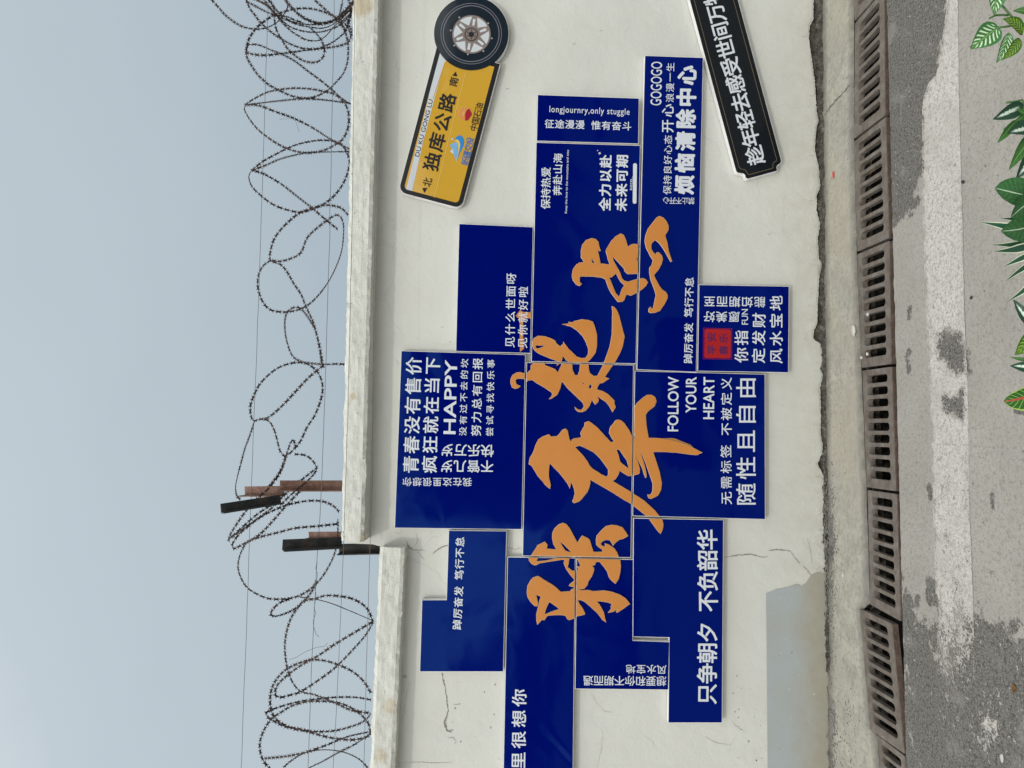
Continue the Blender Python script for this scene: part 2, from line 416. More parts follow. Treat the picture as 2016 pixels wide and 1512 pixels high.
ASPH = [
    [(1730, -120), (1872, -120), (1868, 20), (1862, 60), (1852, 115), (1846, 160), (1822, 200), (1820, 260), (1818, 330), (1806, 360), (1812, 395), (1794, 425), (1772, 418), (1756, 440), (1730, 440)],
    [(1770, 1190), (1795, 1175), (1812, 1215), (1835, 1235), (1850, 1285), (1868, 1240), (1900, 1225), (1935, 1205), (1960, 1232), (2016, 1250), (2200, 1300), (2200, 1800), (1770, 1800)],
    [(1842, 655), (1872, 640), (1898, 660), (1900, 735), (1880, 742), (1848, 705)],
    [(1846, 775), (1880, 780), (1900, 760), (1904, 800), (1896, 832), (1862, 815)],
    [(1818, 1135), (1838, 1140), (1846, 1195), (1824, 1188)], [(1797, 1170), (1812, 1172), (1812, 1200), (1798, 1195)], [(1948, 968), (1957, 966), (1960, 1004), (1950, 1008)],
    [(1786, 690), (1793, 690), (1794, 740), (1786, 735)], [(1828, 955), (1836, 965), (1834, 990), (1828, 985)], [(1786, 600), (1794, 604), (1792, 632), (1786, 628)], [(1998, 795), (2016, 800), (2016, 815), (2000, 812)],
]
def asph(P):
    x, y = project(P); r = np.zeros(len(P))
    for k, q in enumerate(ASPH): r = np.maximum(r, inside_soft(x, y, q, (30, 75, 26, 26, 16, 12, 12, 12, 12, 9, 9)[k]))
    return r
def oute(x):   # ragged street side edge of the channel
    return lin(OUTER, x) + .006 * mnoise.noise(Vector((x * 9, 0, 3))) + .004 * mnoise.noise(Vector((x * 31, 5, 3)))
def pave(u, v):
    x = XL + (XR - XL) * u; y0 = oute(x); y1 = -2.35
    z = .002 * mnoise.noise(Vector((x * 3, v * 6, 0))) * min(1, v * 8)
    return Vector((x, y0 + (y1 - y0) * v, z))
grid('pavement', 620, 150, pave, {'asphalt': asph}, GROUND, flip=True)
# street beyond the detailed piece, out past the camera and to both sides
def oneq(name, pts, mat, kind='structure', attrs=()):
    me = mesh(name, pts, [list(range(len(pts)))])
    if me.polygons[0].normal.z < 0: me.flip_normals()
    for k in attrs: me.attributes.new(k, 'FLOAT', 'POINT')
    return link(name, me, mat, kind=kind)
FAR = 60
oneq('road', [(XL, -2.35, 0), (XR, -2.35, 0), (FAR, -2.35, 0), (FAR, -FAR, 0), (-FAR, -FAR, 0), (-FAR, -2.35, 0)], GROUND, attrs=('asphalt',))
oneq('pavement', [(XR, -2.35, 0), (FAR, -2.35, 0), (FAR, oute(XR), 0), (XR, oute(XR), 0)], GROUND, attrs=('asphalt',))
oneq('pavement', [(XL, -2.35, 0), (-FAR, -2.35, 0), (-FAR, oute(XL), 0), (XL, oute(XL), 0)], GROUND, attrs=('asphalt',))
IPX = [(1679, -200), (1680.5, 20), (1680, 273), (1685.5, 495), (1694.5, 724), (1704.5, 959), (1711.5, 1188), (1696, 1202), (1716, 1437), (1725, 1449), (1749, 1690)]
IPW = [ong(*q) for q in IPX]
def inner_y(x):
    for a, b in zip(IPW, IPW[1:]):
        if b.x <= x <= a.x: return a.y + (b.y - a.y) * (a.x - x) / (a.x - b.x + 1e-9) + .002
    return (IPW[0].y if x > IPW[0].x else IPW[-1].y) + .002
def inne(x): return inner_y(x) + .004 * mnoise.noise(Vector((x * 8, 9, 3))) + .003 * mnoise.noise(Vector((x * 37, 9, 3)))
def strip(u, v):
    x = XL + (XR - XL) * u; y1 = inne(x); y = .05 + (y1 - .05) * v
    e = max(0, (v - .93) / .07)
    z = -.006 * e + .003 * mnoise.noise(Vector((x * 7, y * 9, 2))) * (1 - e) + .0015 * mnoise.noise(Vector((x * 40, y * 40, 2)))
    return Vector((x, y, z))
def edge_dark(P):  # darker mortar along the channel, and darker towards the wall foot
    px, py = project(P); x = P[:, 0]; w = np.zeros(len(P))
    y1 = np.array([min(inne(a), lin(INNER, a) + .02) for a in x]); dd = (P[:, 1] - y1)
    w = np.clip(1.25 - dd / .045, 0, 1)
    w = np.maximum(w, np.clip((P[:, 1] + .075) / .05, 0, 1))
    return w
grid('cement_strip', 500, 60, strip, {'edge_dark': edge_dark}, STRIP, flip=True)
oneq('cement_strip', [(XR, .05, 0), (FAR, .05, 0), (FAR, inne(XR), 0), (XR, inne(XR), 0)], STRIP, attrs=('edge_dark',))
oneq('cement_strip', [(XL, .05, 0), (-FAR, .05, 0), (-FAR, inne(XL), 0), (XL, inne(XL), 0)], STRIP, attrs=('edge_dark',))
oneq('ground', [(-FAR, .2, -.01), (FAR, .2, -.01), (FAR, FAR, -.01), (-FAR, FAR, -.01)], GROUND, attrs=('asphalt',))
# drain channel
def chan():
    V, Fc = [], []
    N = 300
    for i in range(N + 1):
        x = XL + (XR - XL) * i / N; a = inne(x); b = oute(x)
        for (y, z) in ((a, -.004), (a - .004, -.11), ((a * 2 + b) / 3, -.1), ((a + 2 * b) / 3, -.105), (b + .004, -.11), (b, 0)):
            zz = z + (.014 * mnoise.noise(Vector((x * 14, y * 20, 1))) + .008 * mnoise.noise(Vector((x * 45, y * 60, 1))) if z < -.05 else 0)
            V.append(Vector((x, y, zz)))
    for i in range(N):
        for k in range(5): Fc.append([i * 6 + k, (i + 1) * 6 + k, (i + 1) * 6 + k + 1, i * 6 + k + 1])
    return link('drain_channel', mesh('drain_channel', V, Fc), SILT, kind='structure')
chan()
# the ledge the grates rest on, inside the channel
for nm, P, sgn in (('channel_ledge', INNER, -1), ('channel_ledge', OUTER, 1)):
    V, Fc = [], []
    for i in range(201):
        x = XL + (XR - XL) * i / 200; y = (inne(x) if sgn < 0 else oute(x)) 
        wob = .003 * mnoise.noise(Vector((x * 25, 3, sgn)))
        w = .012 if sgn < 0 else .012
        V += [Vector((x, y, -.0275)), Vector((x, y + sgn * (w + wob), -.0275)), Vector((x, y + sgn * (w + wob), -.07))]
    for i in range(200):
        for k in range(2): Fc.append([i * 3 + k, i * 3 + k + 1, (i + 1) * 3 + k + 1, (i + 1) * 3 + k])
    link(nm, mesh(nm, V, Fc), BROKEN, kind='structure')
# painted line
LEFTL = [(1868, -80), (1866, 20), (1853, 111), (1846, 147), (1832, 162), (1821, 190), (1818, 222), (1819, 417), (1826, 619), (1834, 786), (1839, 976), (1846, 1203), (1849, 1330), (1856, 1600)]
RIGHTL = [(1885, -80), (1888, 180), (1892, 330), (1896, 480), (1898, 600), (1905, 758), (1909, 1016), (1913, 1101), (1919, 1295), (1930, 1600)]
def pl(u, v):
    y = -60 + 1500 * u; a = seg(LEFTL, y) - 3; b = seg(RIGHTL, y)
    p = ong(a + (b - a) * v + .8 * mnoise.noise(Vector((y / 9, v * 3, 0))), y, .0016); return p
def wear(P):
    x, y = project(P); r = np.full(len(P), .06)
    r = np.where(y < 330, .06 + .12 * (1 - y / 330), r)
    r = np.maximum(r, np.clip((y - 950) / 420, 0, 1) * .72); r = np.maximum(r, np.clip((y - 420) / 500, 0, 1) * .3)
    for k in (2, 3): r = np.maximum(r, inside_soft(x, y, ASPH[k], 20) * .95)
    r = np.maximum(r, inside_soft(x, y, [(1832, 600), (1905, 600), (1908, 900), (1836, 900)], 60) * .22)
    l = np.array([seg(LEFTL, q) for q in y]); r = np.maximum(r, np.clip(1 - (x - l) / 7, 0, 1) * .5)
    rr_ = np.array([seg(RIGHTL, q) for q in y]); r = np.maximum(r, np.clip(1 - (rr_ - x) / 5, 0, 1) * .42); r = np.maximum(r, .2)
    return r
grid('white_line', 400, 24, pl, {'wear': wear}, PAINT)

def rem(u, v): return ong(1900 + 130 * v, 1340 + 190 * u, .0018)
def remw(P):
    x, y = project(P); d = np.hypot((x - 1948) / 42, (y - 1425) / 62); return np.clip(.46 + d * .32, 0, 1)
grid('paint_remnant', 120, 80, rem, {'wear': remw}, PAINT)
# cracks in the cement strip
for ck_, (q_, w_) in enumerate((([(1672, 168), (1662, 180), (1650, 192), (1640, 203), (1631, 214), (1624, 226)], .005), ([(1634, 1395), (1640, 1405), (1646, 1420), (1650, 1436)], .004))):
    rc = random.Random(ck_); P3 = [ong(x + rc.uniform(-.8, .8), y + rc.uniform(-.8, .8), .0045) for x, y in jag(q_, 3, .8)]; V, Fc = [], []
    for i, p in enumerate(P3):
        a = P3[max(0, i - 1)]; b = P3[min(len(P3) - 1, i + 1)]; t = (b - a).normalized(); nn = Vector((-t.y, t.x, 0)) * w_ * rc.uniform(.3, 1) / 2; V += [p + nn, p - nn]
    for i in range(len(P3) - 1): Fc.append([2 * i, 2 * i + 1, 2 * i + 3, 2 * i + 2])
    link('cement_crack', mesh('cement_crack', V, Fc), SILT, kind='structure')
# grates
GR = [[(1677, -196), (1737, -285), (1740, -25), (1682, 41)],
      [(1683, 46), (1740, -20), (1742, 226), (1681, 273)], [(1681, 279), (1743, 231), (1750, 468), (1687, 495)],
      [(1687, 501), (1750, 474), (1754, 716), (1696, 724)], [(1697, 730), (1755, 722), (1763.5, 967), (1706, 959)],
      [(1707.5, 965), (1765, 973), (1772.5, 1223), (1713, 1190)], [(1694.5, 1198), (1758, 1228), (1783, 1484), (1715.5, 1437)],
      [(1726, 1447), (1781, 1489), (1800, 1745), (1750, 1690)]]
GLAB = ['rusty drain grate partly out of view, farthest from the step in the wall',
        'rusty drain grate nearest the black slogan sign',
        'rusty drain grate with dry straw caught in one slot',
        'rusty drain grate straight below the square blue panel with the red seal',
        'rusty drain grate just past the paint flake, towards the crack in the wall',
        'rusty drain grate below the crack where the wall steps down',
        'loose rusty drain grate sitting crooked and pushed out towards the wall',
        'drain grate beside the crooked one, cut off by the left end of the wall']
def rslot(t0, t1, s0, s1, n=5):
    r = (s1 - s0) / 2; asp = .5; out = []
    for k in range(n + 1):
        a = math.pi / 2 * -1 + math.pi * k / n; out.append((t1 - r * 1.6 + r * 1.6 * math.cos(a), (s0 + s1) / 2 + r * math.sin(a)))
    for k in range(n + 1):
        a = math.pi / 2 + math.pi * k / n; out.append((t0 + r * 1.6 + r * 1.6 * math.cos(a), (s0 + s1) / 2 + r * math.sin(a)))
    return out
for gi, (q, lb) in enumerate(zip(GR, GLAB)):
    C = [ong(x, y, -.001) for x, y in q]; tilt = .006 if gi == 6 else .0
    outer = [(0, .0), (1, 0), (1, 1), (0, 1)]
    outer = [(.01, 0), (.99, 0), (1, .01), (1, .99), (.99, 1), (.01, 1), (0, .99), (0, .01)]
    holes = [rslot(.14, .86, .05 + i * .1005, .05 + i * .1005 + .068) for i in range(9)]
    rv, fs = tri2d([outer], holes)
    used = sorted({i for f in fs for i in f}); ix = {v: k for k, v in enumerate(used)}
    def mp2(s, t, z):
        p = (C[0] * (1 - s) + C[1] * s) * (1 - t) + (C[3] * (1 - s) + C[2] * s) * t
        return Vector((p.x, p.y, z + tilt + .0012 * mnoise.noise(Vector((s * 5, t * 9, gi)))))
    n = len(used); V = [mp2(*rv[i], -.002) for i in used] + [mp2(*rv[i], -.026) for i in used]
    F1, ed = [], {}
    for f in fs:
        g = [ix[i] for i in f]
        if (V[g[1]] - V[g[0]]).cross(V[g[2]] - V[g[0]]).z < 0: g.reverse()
        F1.append(g)
        for i in range(3): ed[(g[i], g[(i + 1) % 3])] = 1
    F2 = [[b, a, a + n, b + n] for (a, b) in ed if (b, a) not in ed]
    F3 = [[i + n for i in f][::-1] for f in F1]
    ctr = sum(C, Vector()) / 4
    gt = thing('drain_grate', lb, 'drain grate', (ctr.x, ctr.y, -.026), 'rusty iron grates along the drain')
    link('slotted_plate', place(mesh('slotted_plate', V, F1 + F2 + F3), gt), IRON, gt)
    # thin raised rim on the street side
    a, b = mp2(1, .004, -.002), mp2(1, .996, -.002); o2 = (b - a).cross(Vector((0, 0, 1))).normalized() * .006
    if o2.y > 0: o2 = -o2
    vv = [a, b, b + o2, a + o2]; vv = vv + [v + Vector((0, 0, -.022)) for v in vv]
    rim = mesh('rim', vv, [[0, 1, 2, 3][::-1], [4, 5, 6, 7], [0, 1, 5, 4], [1, 2, 6, 5], [2, 3, 7, 6], [3, 0, 4, 7]])
    link('rim', place(rim, gt), DKRUST, gt)

# ------------------------------------------------------------------ wall
BOT = [(1602, 0), (1601, 38), (1594, 52), (1592.5, 75), (1598, 115), (1604, 159), (1608, 222), (1612, 238), (1607, 254), (1604, 294), (1612, 329), (1615, 365), (1608, 385), (1608, 417), (1615, 440), (1610, 472), (1612, 505), (1613, 543), (1610, 599), (1609, 637), (1603, 649), (1600.6, 666), (1615.4, 677), (1621.8, 709), (1614, 725), (1620.7, 738), (1615, 762), (1616, 800), (1615.6, 857), (1619.5, 873), (1619, 893), (1609.6, 913), (1621.5, 936), (1625.5, 976), (1619.5, 1028), (1623.5, 1050), (1620, 1069), (1626, 1073), (1625.5, 1090), (1623.5, 1099.5), (1629.5, 1103.5), (1631, 1114), (1621.5, 1118), (1622, 1124.6), (1631, 1131), (1635, 1143), (1635, 1196), (1632, 1207), (1636, 1215), (1637, 1300), (1638, 1400), (1636, 1440), (1637, 1512)]
ZTR = onw(700, 500, 0).z; ZTL = onw(742, 1300, 0).z
XS = onw(740, 1071, 0).x               # where the wall steps down
bottom = [(onw(x, y, 0).x, max(onw(x, y, 0).z, -.03)) for x, y in jag(BOT, 3, 1.8)]
bx0, bx1 = bottom[-1], bottom[0]
WX = 12
prof = [(WX, ZTR), (WX, .04), (bx1[0] + .05, .05)] + bottom + [(bx0[0] - .05, .0), (-WX, .0), (-WX, ZTL), (XS - .012, ZTL), (XS - .002, ZTL + .04), (XS, ZTR)]
wall = thing('boundary_wall', 'long white painted boundary wall with crumbling foot, stepping down towards its left part', 'wall', (XS, .12, 0))
tr = tri2d([prof])
me = slab(tr, lambda x, z, Y: Vector((x, Y, z)), 0.0, .016)
link('painted_render', place(me, wall), [WALLM, BROKEN], wall)
bm = box((-WX, .018, -.3), (XS, .24, ZTL - .002)); b2 = box((XS + .0005, .018, -.3), (WX, .24, ZTR - .002))
tmp = bpy.data.meshes.new('t'); b2.to_mesh(tmp); bm.from_mesh(tmp); b2.free()
link('masonry', place(bm_mesh('masonry', bm), wall), BROKEN, wall)
# capping course: rough, lumpy, ragged edges
def capmesh(x0, x1, zb0, zt0, zb1, zt1, yf, yb, seed):
    nx = int(abs(x1 - x0) / .012); V, Fc = [], []
    ring = []
    m = 7
    for k in range(m + 1): ring.append((0, k / m))          # front, bottom to top
    for k in range(1, 4): ring.append((k / 3, 1))           # top
    for k in range(1, 3): ring.append((1, 1 - k / 2))       # back
    for k in range(1, 3): ring.append((1 - k / 3, 0))       # underside
    n = len(ring)
    for i in range(nx + 1):
        u = i / nx; x = x0 + (x1 - x0) * u; zb = zb0 + (zb1 - zb0) * u; zt = zt0 + (zt1 - zt0) * u
        for (a, b) in ring:
            y = yf + (yb - yf) * a; z = zb + (zt - zb) * b
            q = Vector((x * 6, z * 9 + seed, y * 5))
            dn = .006 * mnoise.noise(q) + .0035 * mnoise.noise(q * 4)
            if a == 0 and 0 < b < 1: y += dn
            if b == 1: z += .008 * mnoise.noise(Vector((x * 9, seed, a * 3))) + .006 * mnoise.noise(Vector((x * 38, seed, a * 3)))
            if b == 0: z += .004 * mnoise.noise(Vector((x * 11, seed + 5, a * 3))) + .0035 * mnoise.noise(Vector((x * 45, seed + 5, 0)))
            if a == 0 and b in (0, 1): y += .008 + .006 * mnoise.noise(Vector((x * 30, seed + 9, b)))
            if i in (0, nx): x2 = x + .012 * mnoise.noise(Vector((z * 30, y * 30, seed)))
            else: x2 = x
            V.append(Vector((x2, y, z)))
    for i in range(nx):
        for k in range(n): Fc.append([i * n + k, i * n + (k + 1) % n, (i + 1) * n + (k + 1) % n, (i + 1) * n + k])
    Fc.append(list(range(n))); Fc.append([nx * n + k for k in range(n)][::-1])
    me = mesh('capping', V, Fc, False)
    bm = bmesh.new(); bm.from_mesh(me); bmesh.ops.recalc_face_normals(bm, faces=bm.faces); bm.to_mesh(me); bm.free()
    return me
YC = -.115
def capz(pb, pt): return onw(*pb, YC).z, onw(*pt, YC).z
r0 = onw(718, 1066, YC); b0, t0 = capz((716, 1064), (672, 1050)); b1, t1 = capz((744, 0), (695, 0)); xr = onw(720, 0, YC).x
k = (12 - xr) / (xr - r0.x)
me = capmesh(r0.x, xr, b0, t0, b1, t1, YC, .27, 1); link('capping', place(me, wall), CAPM, wall)
me = capmesh(xr + .001, WX, b1, t1, b1, t1, YC, .27, 1); link('capping', place(me, wall), CAPM, wall)
YC2 = -.085
r0 = onw(770, 1079, YC2); zb0 = onw(796, 1080, YC2).z; zt0 = onw(747, 1080, YC2).z
r1 = onw(750, 1520, YC2); zb1 = onw(776, 1512, YC2).z; zt1 = onw(728, 1512, YC2).z
me = capmesh(r1.x, r0.x, zb1, zt1, zb0, zt0, YC2, .26, 4); link('capping', place(me, wall), CAPM, wall)
me = capmesh(-WX, r1.x - .001, zb1, zt1, zb1, zt1, YC2, .26, 4); link('capping', place(me, wall), CAPM, wall)
# blue-grey leftover paint low on the left part
pp = [(1508, 1168), (1528, 1160), (1550, 1156), (1566, 1150), (1572, 1150), (1577, 1154), (1586, 1148), (1594, 1136), (1598, 1131), (1610, 1126), (1624, 1130), (1631, 1134)]
bt = [(x, y) for x, y in BOT if y > 1138 and y < 1510]
pp = jag(pp, 4, .8, 3) + bt + [(1637, 1640), (1513, 1640), (1511, 1512)]
me = flat(tri2d([[(onw(x, y).x, onw(x, y).z + (.004 if x > 1625 else 0)) for x, y in pp]]), lambda x, z, Y: Vector((x, Y, z)), -.0022)
link('old_paint_patch', place(me, wall), PATCHM, wall, label='faded blue-grey paint left low on the wall')
pe = [(x - 15 + 9 * mnoise.noise(Vector((y / 22.0, 3, 1))) + 5 * mnoise.noise(Vector((y / 5.0, 3, 2))), y) for x, y in jag([(x, y) for x, y in BOT if y < 1130], 3, 1.5, 9)]
pl_ = [(x - 3.5 + 2.5 * mnoise.noise(Vector((y / 6.0, 8, 2))), y) for x, y in jag([(x, y) for x, y in BOT if y < 1130], 3, 1.5, 9)]
for k0 in range(0, len(pe) - 26, 34):
    k1 = min(len(pe) - 1, k0 + 24 + (k0 * 7) % 9); q_ = pe[k0:k1] + pl_[k0:k1][::-1]
    me = slab(tri2d([[(onw(x, y).x, onw(x, y).z) for x, y in q_]]), lambda x, z, Y: Vector((x, Y, z)), -.0034, -.0004, 0)
    link('peeling_flake', place(me, wall), WALLM, wall)
# cracks, flaked edges: thin ribbons and curled lips of render
def ribbon(pts, w, Y, jit=1.2, seed=0, mat=None, lip=0):
    P = jag(pts, 2.5, jit, seed) if pts[0][1] != pts[-1][1] else pts
    rc = random.Random(seed); P = [(x + rc.uniform(-.9, .9), y + rc.uniform(-.7, .7)) for x, y in P]
    P3 = [onw(x, y, Y) for x, y in P]; V, Fc = [], []
    for i, p in enumerate(P3):
        a = P3[max(0, i - 1)]; b = P3[min(len(P3) - 1, i + 1)]; t = (b - a).normalized(); nn = Vector((-t.z, 0, t.x))
        ww = w * (.35 + .65 * math.sin(math.pi * (i + .5) / len(P3))) * rc.uniform(.35, 1.7)
        V += [p + nn * ww / 2, p - nn * ww / 2 + Vector((0, -lip, 0))]
    for i in range(len(P3) - 1): Fc.append([2 * i, 2 * i + 1, 2 * i + 3, 2 * i + 2])
    me = mesh('crack', V, Fc); return me
CRACKM = plain('crack_dark_grey', (.22, .21, .18), .95)  # even dark grey for the cracks and most chips
CR2 = plain('hairline_crack', (.27, .26, .22), .95)
cr = [([(1425, 1098), (1450, 1093), (1480, 1091), (1500, 1097), (1512, 1096)], .006), ([(1512, 1084), (1530, 1082), (1556, 1085), (1560, 1092)], .007), ([(1560, 1092), (1566, 1100), (1574, 1108)], .006), ([(1580, 1114), (1588, 1120), (1592, 1128), (1597, 1132)], .005),
      ([(1590, 1060), (1596, 1085), (1598, 1110)], .003), ([(850, 1090), (862, 1082), (872, 1076), (884, 1074)], .007), ([(800, 1065), (806, 1078), (815, 1083), (826, 1083), (838, 1084)], .005), ([(820, 1050), (823, 1065), (816, 1075)], .003),
      ([(822, 1086), (830, 1096), (836, 1102)], .003), ([(1000, 1078), (1015, 1081), (1026, 1078)], .004), ([(870, 1325), (872, 1340), (876, 1352)], .009), ([(876, 1352), (880, 1380), (882, 1400), (876, 1420), (880, 1438), (890, 1442)], .008),
      ([(876, 1415), (874, 1425), (882, 1440), (892, 1437)], .01), ([(892, 1386), (900, 1386.5), (907, 1386)], .005), ([(882, 1452), (893, 1452), (898, 1462)], .004), ([(1500, 1402), (1560, 1410)], .001)]
for k, (p, w) in enumerate(cr):
    link('crack', place(ribbon(p, w * .6, -.0016, 1.3, k), wall), CRACKM, wall)
hl = [([(786, 1502), (820, 1500), (860, 1502), (893, 1501)], .003), ([(806, 1340), (798, 1380), (792, 1430)], .0018), ([(1165, 1365), (1175, 1385), (1190, 1400), (1206, 1403)], .0018), ([(1187, 1440), (1184, 1475), (1176, 1512)], .002), ([(1262, 1445), (1285, 1460), (1292, 1480)], .0015), ([(1388, 1450), (1410, 1462), (1440, 1466), (1448, 1450)], .0018), ([(1440, 1420), (1456, 1435), (1466, 1440)], .002), ([(775, 700), (782, 712), (784, 720)], .0015)]
for k, (p, w) in enumerate(hl): link('crack', place(ribbon(p, w * .6, -.0014, 1.3, 30 + k), wall), CR2, wall)
# chips knocked out of the paint
for k in range(46):
    if k < 20: x, y = random.uniform(1440, 1500), random.uniform(1330, 1500)
    elif k < 34: x, y = random.uniform(1520, 1620), random.uniform(1180, 1500)
    else: x, y = random.uniform(860, 980), random.uniform(1330, 1470)
    p = onw(x, y, -.0026 if x > 1508 else -.0013); r = random.uniform(.0015, .006); n = 7
    V = [p + Vector((math.cos(a) * r * random.uniform(.5, 1.2), 0, math.sin(a) * r * random.uniform(.3, .8))) for a in [2 * math.pi * j / n for j in range(n)]]
    link('paint_chip', place(mesh('paint_chip', V, [list(range(n))]), wall), GREYW if (x > 1520 and k % 3 == 0) else CRACKM, wall)

# rubble in the gap at the wall foot
def dirt(u, v):
    x = XL + (XR - XL) * u; px_y = 756 - x * 1300 / 3.27
    wid = .04 + .02 * mnoise.noise(Vector((x * 2.2, 0, 8))) + .012 * mnoise.noise(Vector((x * 11, 0, 8)))
    if x < -1.12: wid *= .45
    y = .018 - wid * v
    hgt = (.02 if x > -1.0 else .01) * (1 - v) ** 1.2
    z = .002 + hgt * (.8 + .6 * mnoise.noise(Vector((x * 12, v * 3, 3)))) + .012 * mnoise.noise(Vector((x * 30, y * 40, 5))) * (1 - v * .6) + .009 * mnoise.noise(Vector((x * 70, y * 110, 5))) + .005 * mnoise.noise(Vector((x * 190, y * 260, 7)))
    if v == 1: z = -.006
    return Vector((x, y, z))
def dirt_z(x, y):
    best = 0
    for v in (0, .25, .5, .75, 1):
        p = dirt((x - XL) / (XR - XL), v)
        if abs(p.y - y) < .02: best = max(best, p.z)
    return best
g = grid('wall_foot_rubble', 1500, 22, dirt, None, BROKEN, kind='stuff', flip=True)
g['label'] = 'crumbled dark mortar and dirt along the foot of the wall'; g['category'] = 'rubble'
def crumbs(name, spots, mats, label, cat, flatk=.5):
    V, Fc, MI = [], [], []
    for p, r, mi in spots:
        base = len(V); n = 6; ax = random.uniform(0, 6)
        top = p + Vector((random.uniform(-.3, .3) * r, random.uniform(-.3, .3) * r, r * flatk * random.uniform(.6, 1.3)))
        for j in range(n):
            a = ax + 2 * math.pi * j / n; rr = r * random.uniform(.55, 1.1); V.append(p + Vector((math.cos(a) * rr, math.sin(a) * rr * .7, -.001)))
        for j in range(n): V.append((V[base + j] * .55 + top * .45) + Vector((0, 0, r * flatk * .35)))
        V.append(top)
        for j in range(n):
            Fc.append([base + j, base + (j + 1) % n, base + n + (j + 1) % n, base + n + j]); MI.append(mi)
            Fc.append([base + n + j, base + n + (j + 1) % n, base + 2 * n]); MI.append(mi)
    me = mesh(name, V, Fc)
    for p, k in zip(me.polygons, MI): p.material_index = k
    return link(name, me, mats, kind='stuff', label=label, cat=cat)
STONE = plain('grey_stone_chip', (.20, .195, .18), .9, .5); WHITEC = plain('white_plaster_crumb', (.62, .61, .57), .85, .3); DKC = plain('dark_pebble', (.035, .034, .03), .8, .3)
sp = []
for k in range(3200):
    y = random.triangular(940, 1240, 1100) if k % 3 else random.uniform(0, 1512)
    if k % 7 == 0: y = random.uniform(1380, 1512)
    x = 1629 + random.gauss(0, 5.5) + (y - 700) * .012; x = min(max(x, 1612), 1652)
    if k % 5 == 0 and y > 1380: x = 1668 + random.gauss(0, 8)
    p = ong(x, y); p.y = min(p.y, -.012)
    p.z = dirt_z(p.x, p.y) * .9
    big = y > 900
    sp.append((p, random.uniform(.0016, .0075 if big else .0035), 0 if random.random() < .3 else (1 if random.random() < (.85 if big else .2) else 2)))
crumbs('plaster_crumbs', sp, [STONE, WHITEC, DKC], 'loose grit and white plaster crumbs along the wall foot', 'grit')
sp = []
for k in range(900):
    x, y = random.uniform(1790, 2016), random.uniform(1230, 1512)
    if k % 4 == 0: x, y = random.uniform(1750, 1845), random.uniform(0, 420)
    if k % 5 == 0: x, y = random.gauss(1940, 30), random.gauss(1420, 35)
    if k % 17 == 0: x, y = random.uniform(1650, 2016), random.uniform(0, 1512)
    if 1668 < x < 1790 and k % 17 == 0: continue
    p = ong(x, y, .001); sp.append((p, random.uniform(.0012, .0042), random.choice((0, 0, 1, 1, 2))))
crumbs('road_grit', sp, [STONE, WHITEC, DKC], 'small white and dark stones scattered on the rough asphalt', 'grit')

# countable litter
def pebble(name, px, py, r, mat, label, cat, stretch=(1, 1, .5), grp=None, z=0.0, seed=0):
    bm = bmesh.new(); bmesh.ops.create_icosphere(bm, subdivisions=2, radius=r)
    for v in bm.verts:
        v.co *= 1 + .35 * mnoise.noise(v.co / r * 1.3 + Vector((seed, 0, 0))); v.co = Vector((v.co.x * stretch[0], v.co.y * stretch[1], v.co.z * stretch[2]))
    me = bm_mesh(name, bm); p = ong(px, py, z); o = link(name, me, mat, label=label, cat=cat, group=grp); o.location = p + Vector((0, 0, r * stretch[2] * .6)); o.rotation_euler.z = seed
    return o
REDP = plain('red_plastic', (.62, .045, .02), .4)
pebble('plastic_scrap', 1641, 344, .011, REDP, 'bright red plastic scrap lying on the cement strip', 'scrap', (2.0, .45, .3), z=.003, seed=.15)
pebble('paint_flake', 1682, 650, .02, WHITEC, 'large white paint flake lying against the drain grate', 'paint flake', (1.5, .7, .35), z=.004, seed=.3)
pebble('plaster_lump', 1710, 619, .009, WHITEC, 'white plaster lump resting on a bar of the grate below the red seal panel', 'plaster lump', (1, 1, .7), seed=2)
pebble('plaster_lump', 1709, 697, .008, WHITEC, 'white plaster lump on a grate slot, farther from the wall of a pair', 'plaster lump', (1, .9, .7), seed=4)
pebble('plaster_lump', 1697, 704, .007, WHITEC, 'white plaster lump on the inner edge of a grate, beside its twin', 'plaster lump', (1, 1, .7), seed=5)
pebble('plaster_lump', 1660, 1132, .008, WHITEC, 'white lump on the cement strip left of the drain channel', 'plaster lump', (1.4, .8, .5), seed=6)
pebble('stone', 1616, 525, .017, STRIP, 'long pale stone wedged in the gap at the wall foot', 'stone', (2.4, .7, .8), z=.01, seed=.05)
pebble('stone', 1897, 358, .008, DKC, 'black pebble beside the white line, just past its outer edge', 'stone', (1.1, .7, .5), seed=.8)
pebble('stone', 1913, 586, .006, DKC, 'single black pebble on the concrete between white line and plants', 'stone', (1, 1, .5), seed=.4)
pebble('stone', 1827, 1352, .006, STONE, 'grey stone on the asphalt beside the crooked grate', 'stone', (1, 1, .5), seed=.4)
pebble('stone', 1974, 1492, .008, WHITEC, 'white elongated stone on the asphalt near the edge of the photo', 'stone', (1.8, .7, .5), seed=.1)
pebble('stone', 1939, 1486, .013, STONE, 'flat pale stone pressed into the rough asphalt', 'stone', (1.1, .9, .2), seed=.7)
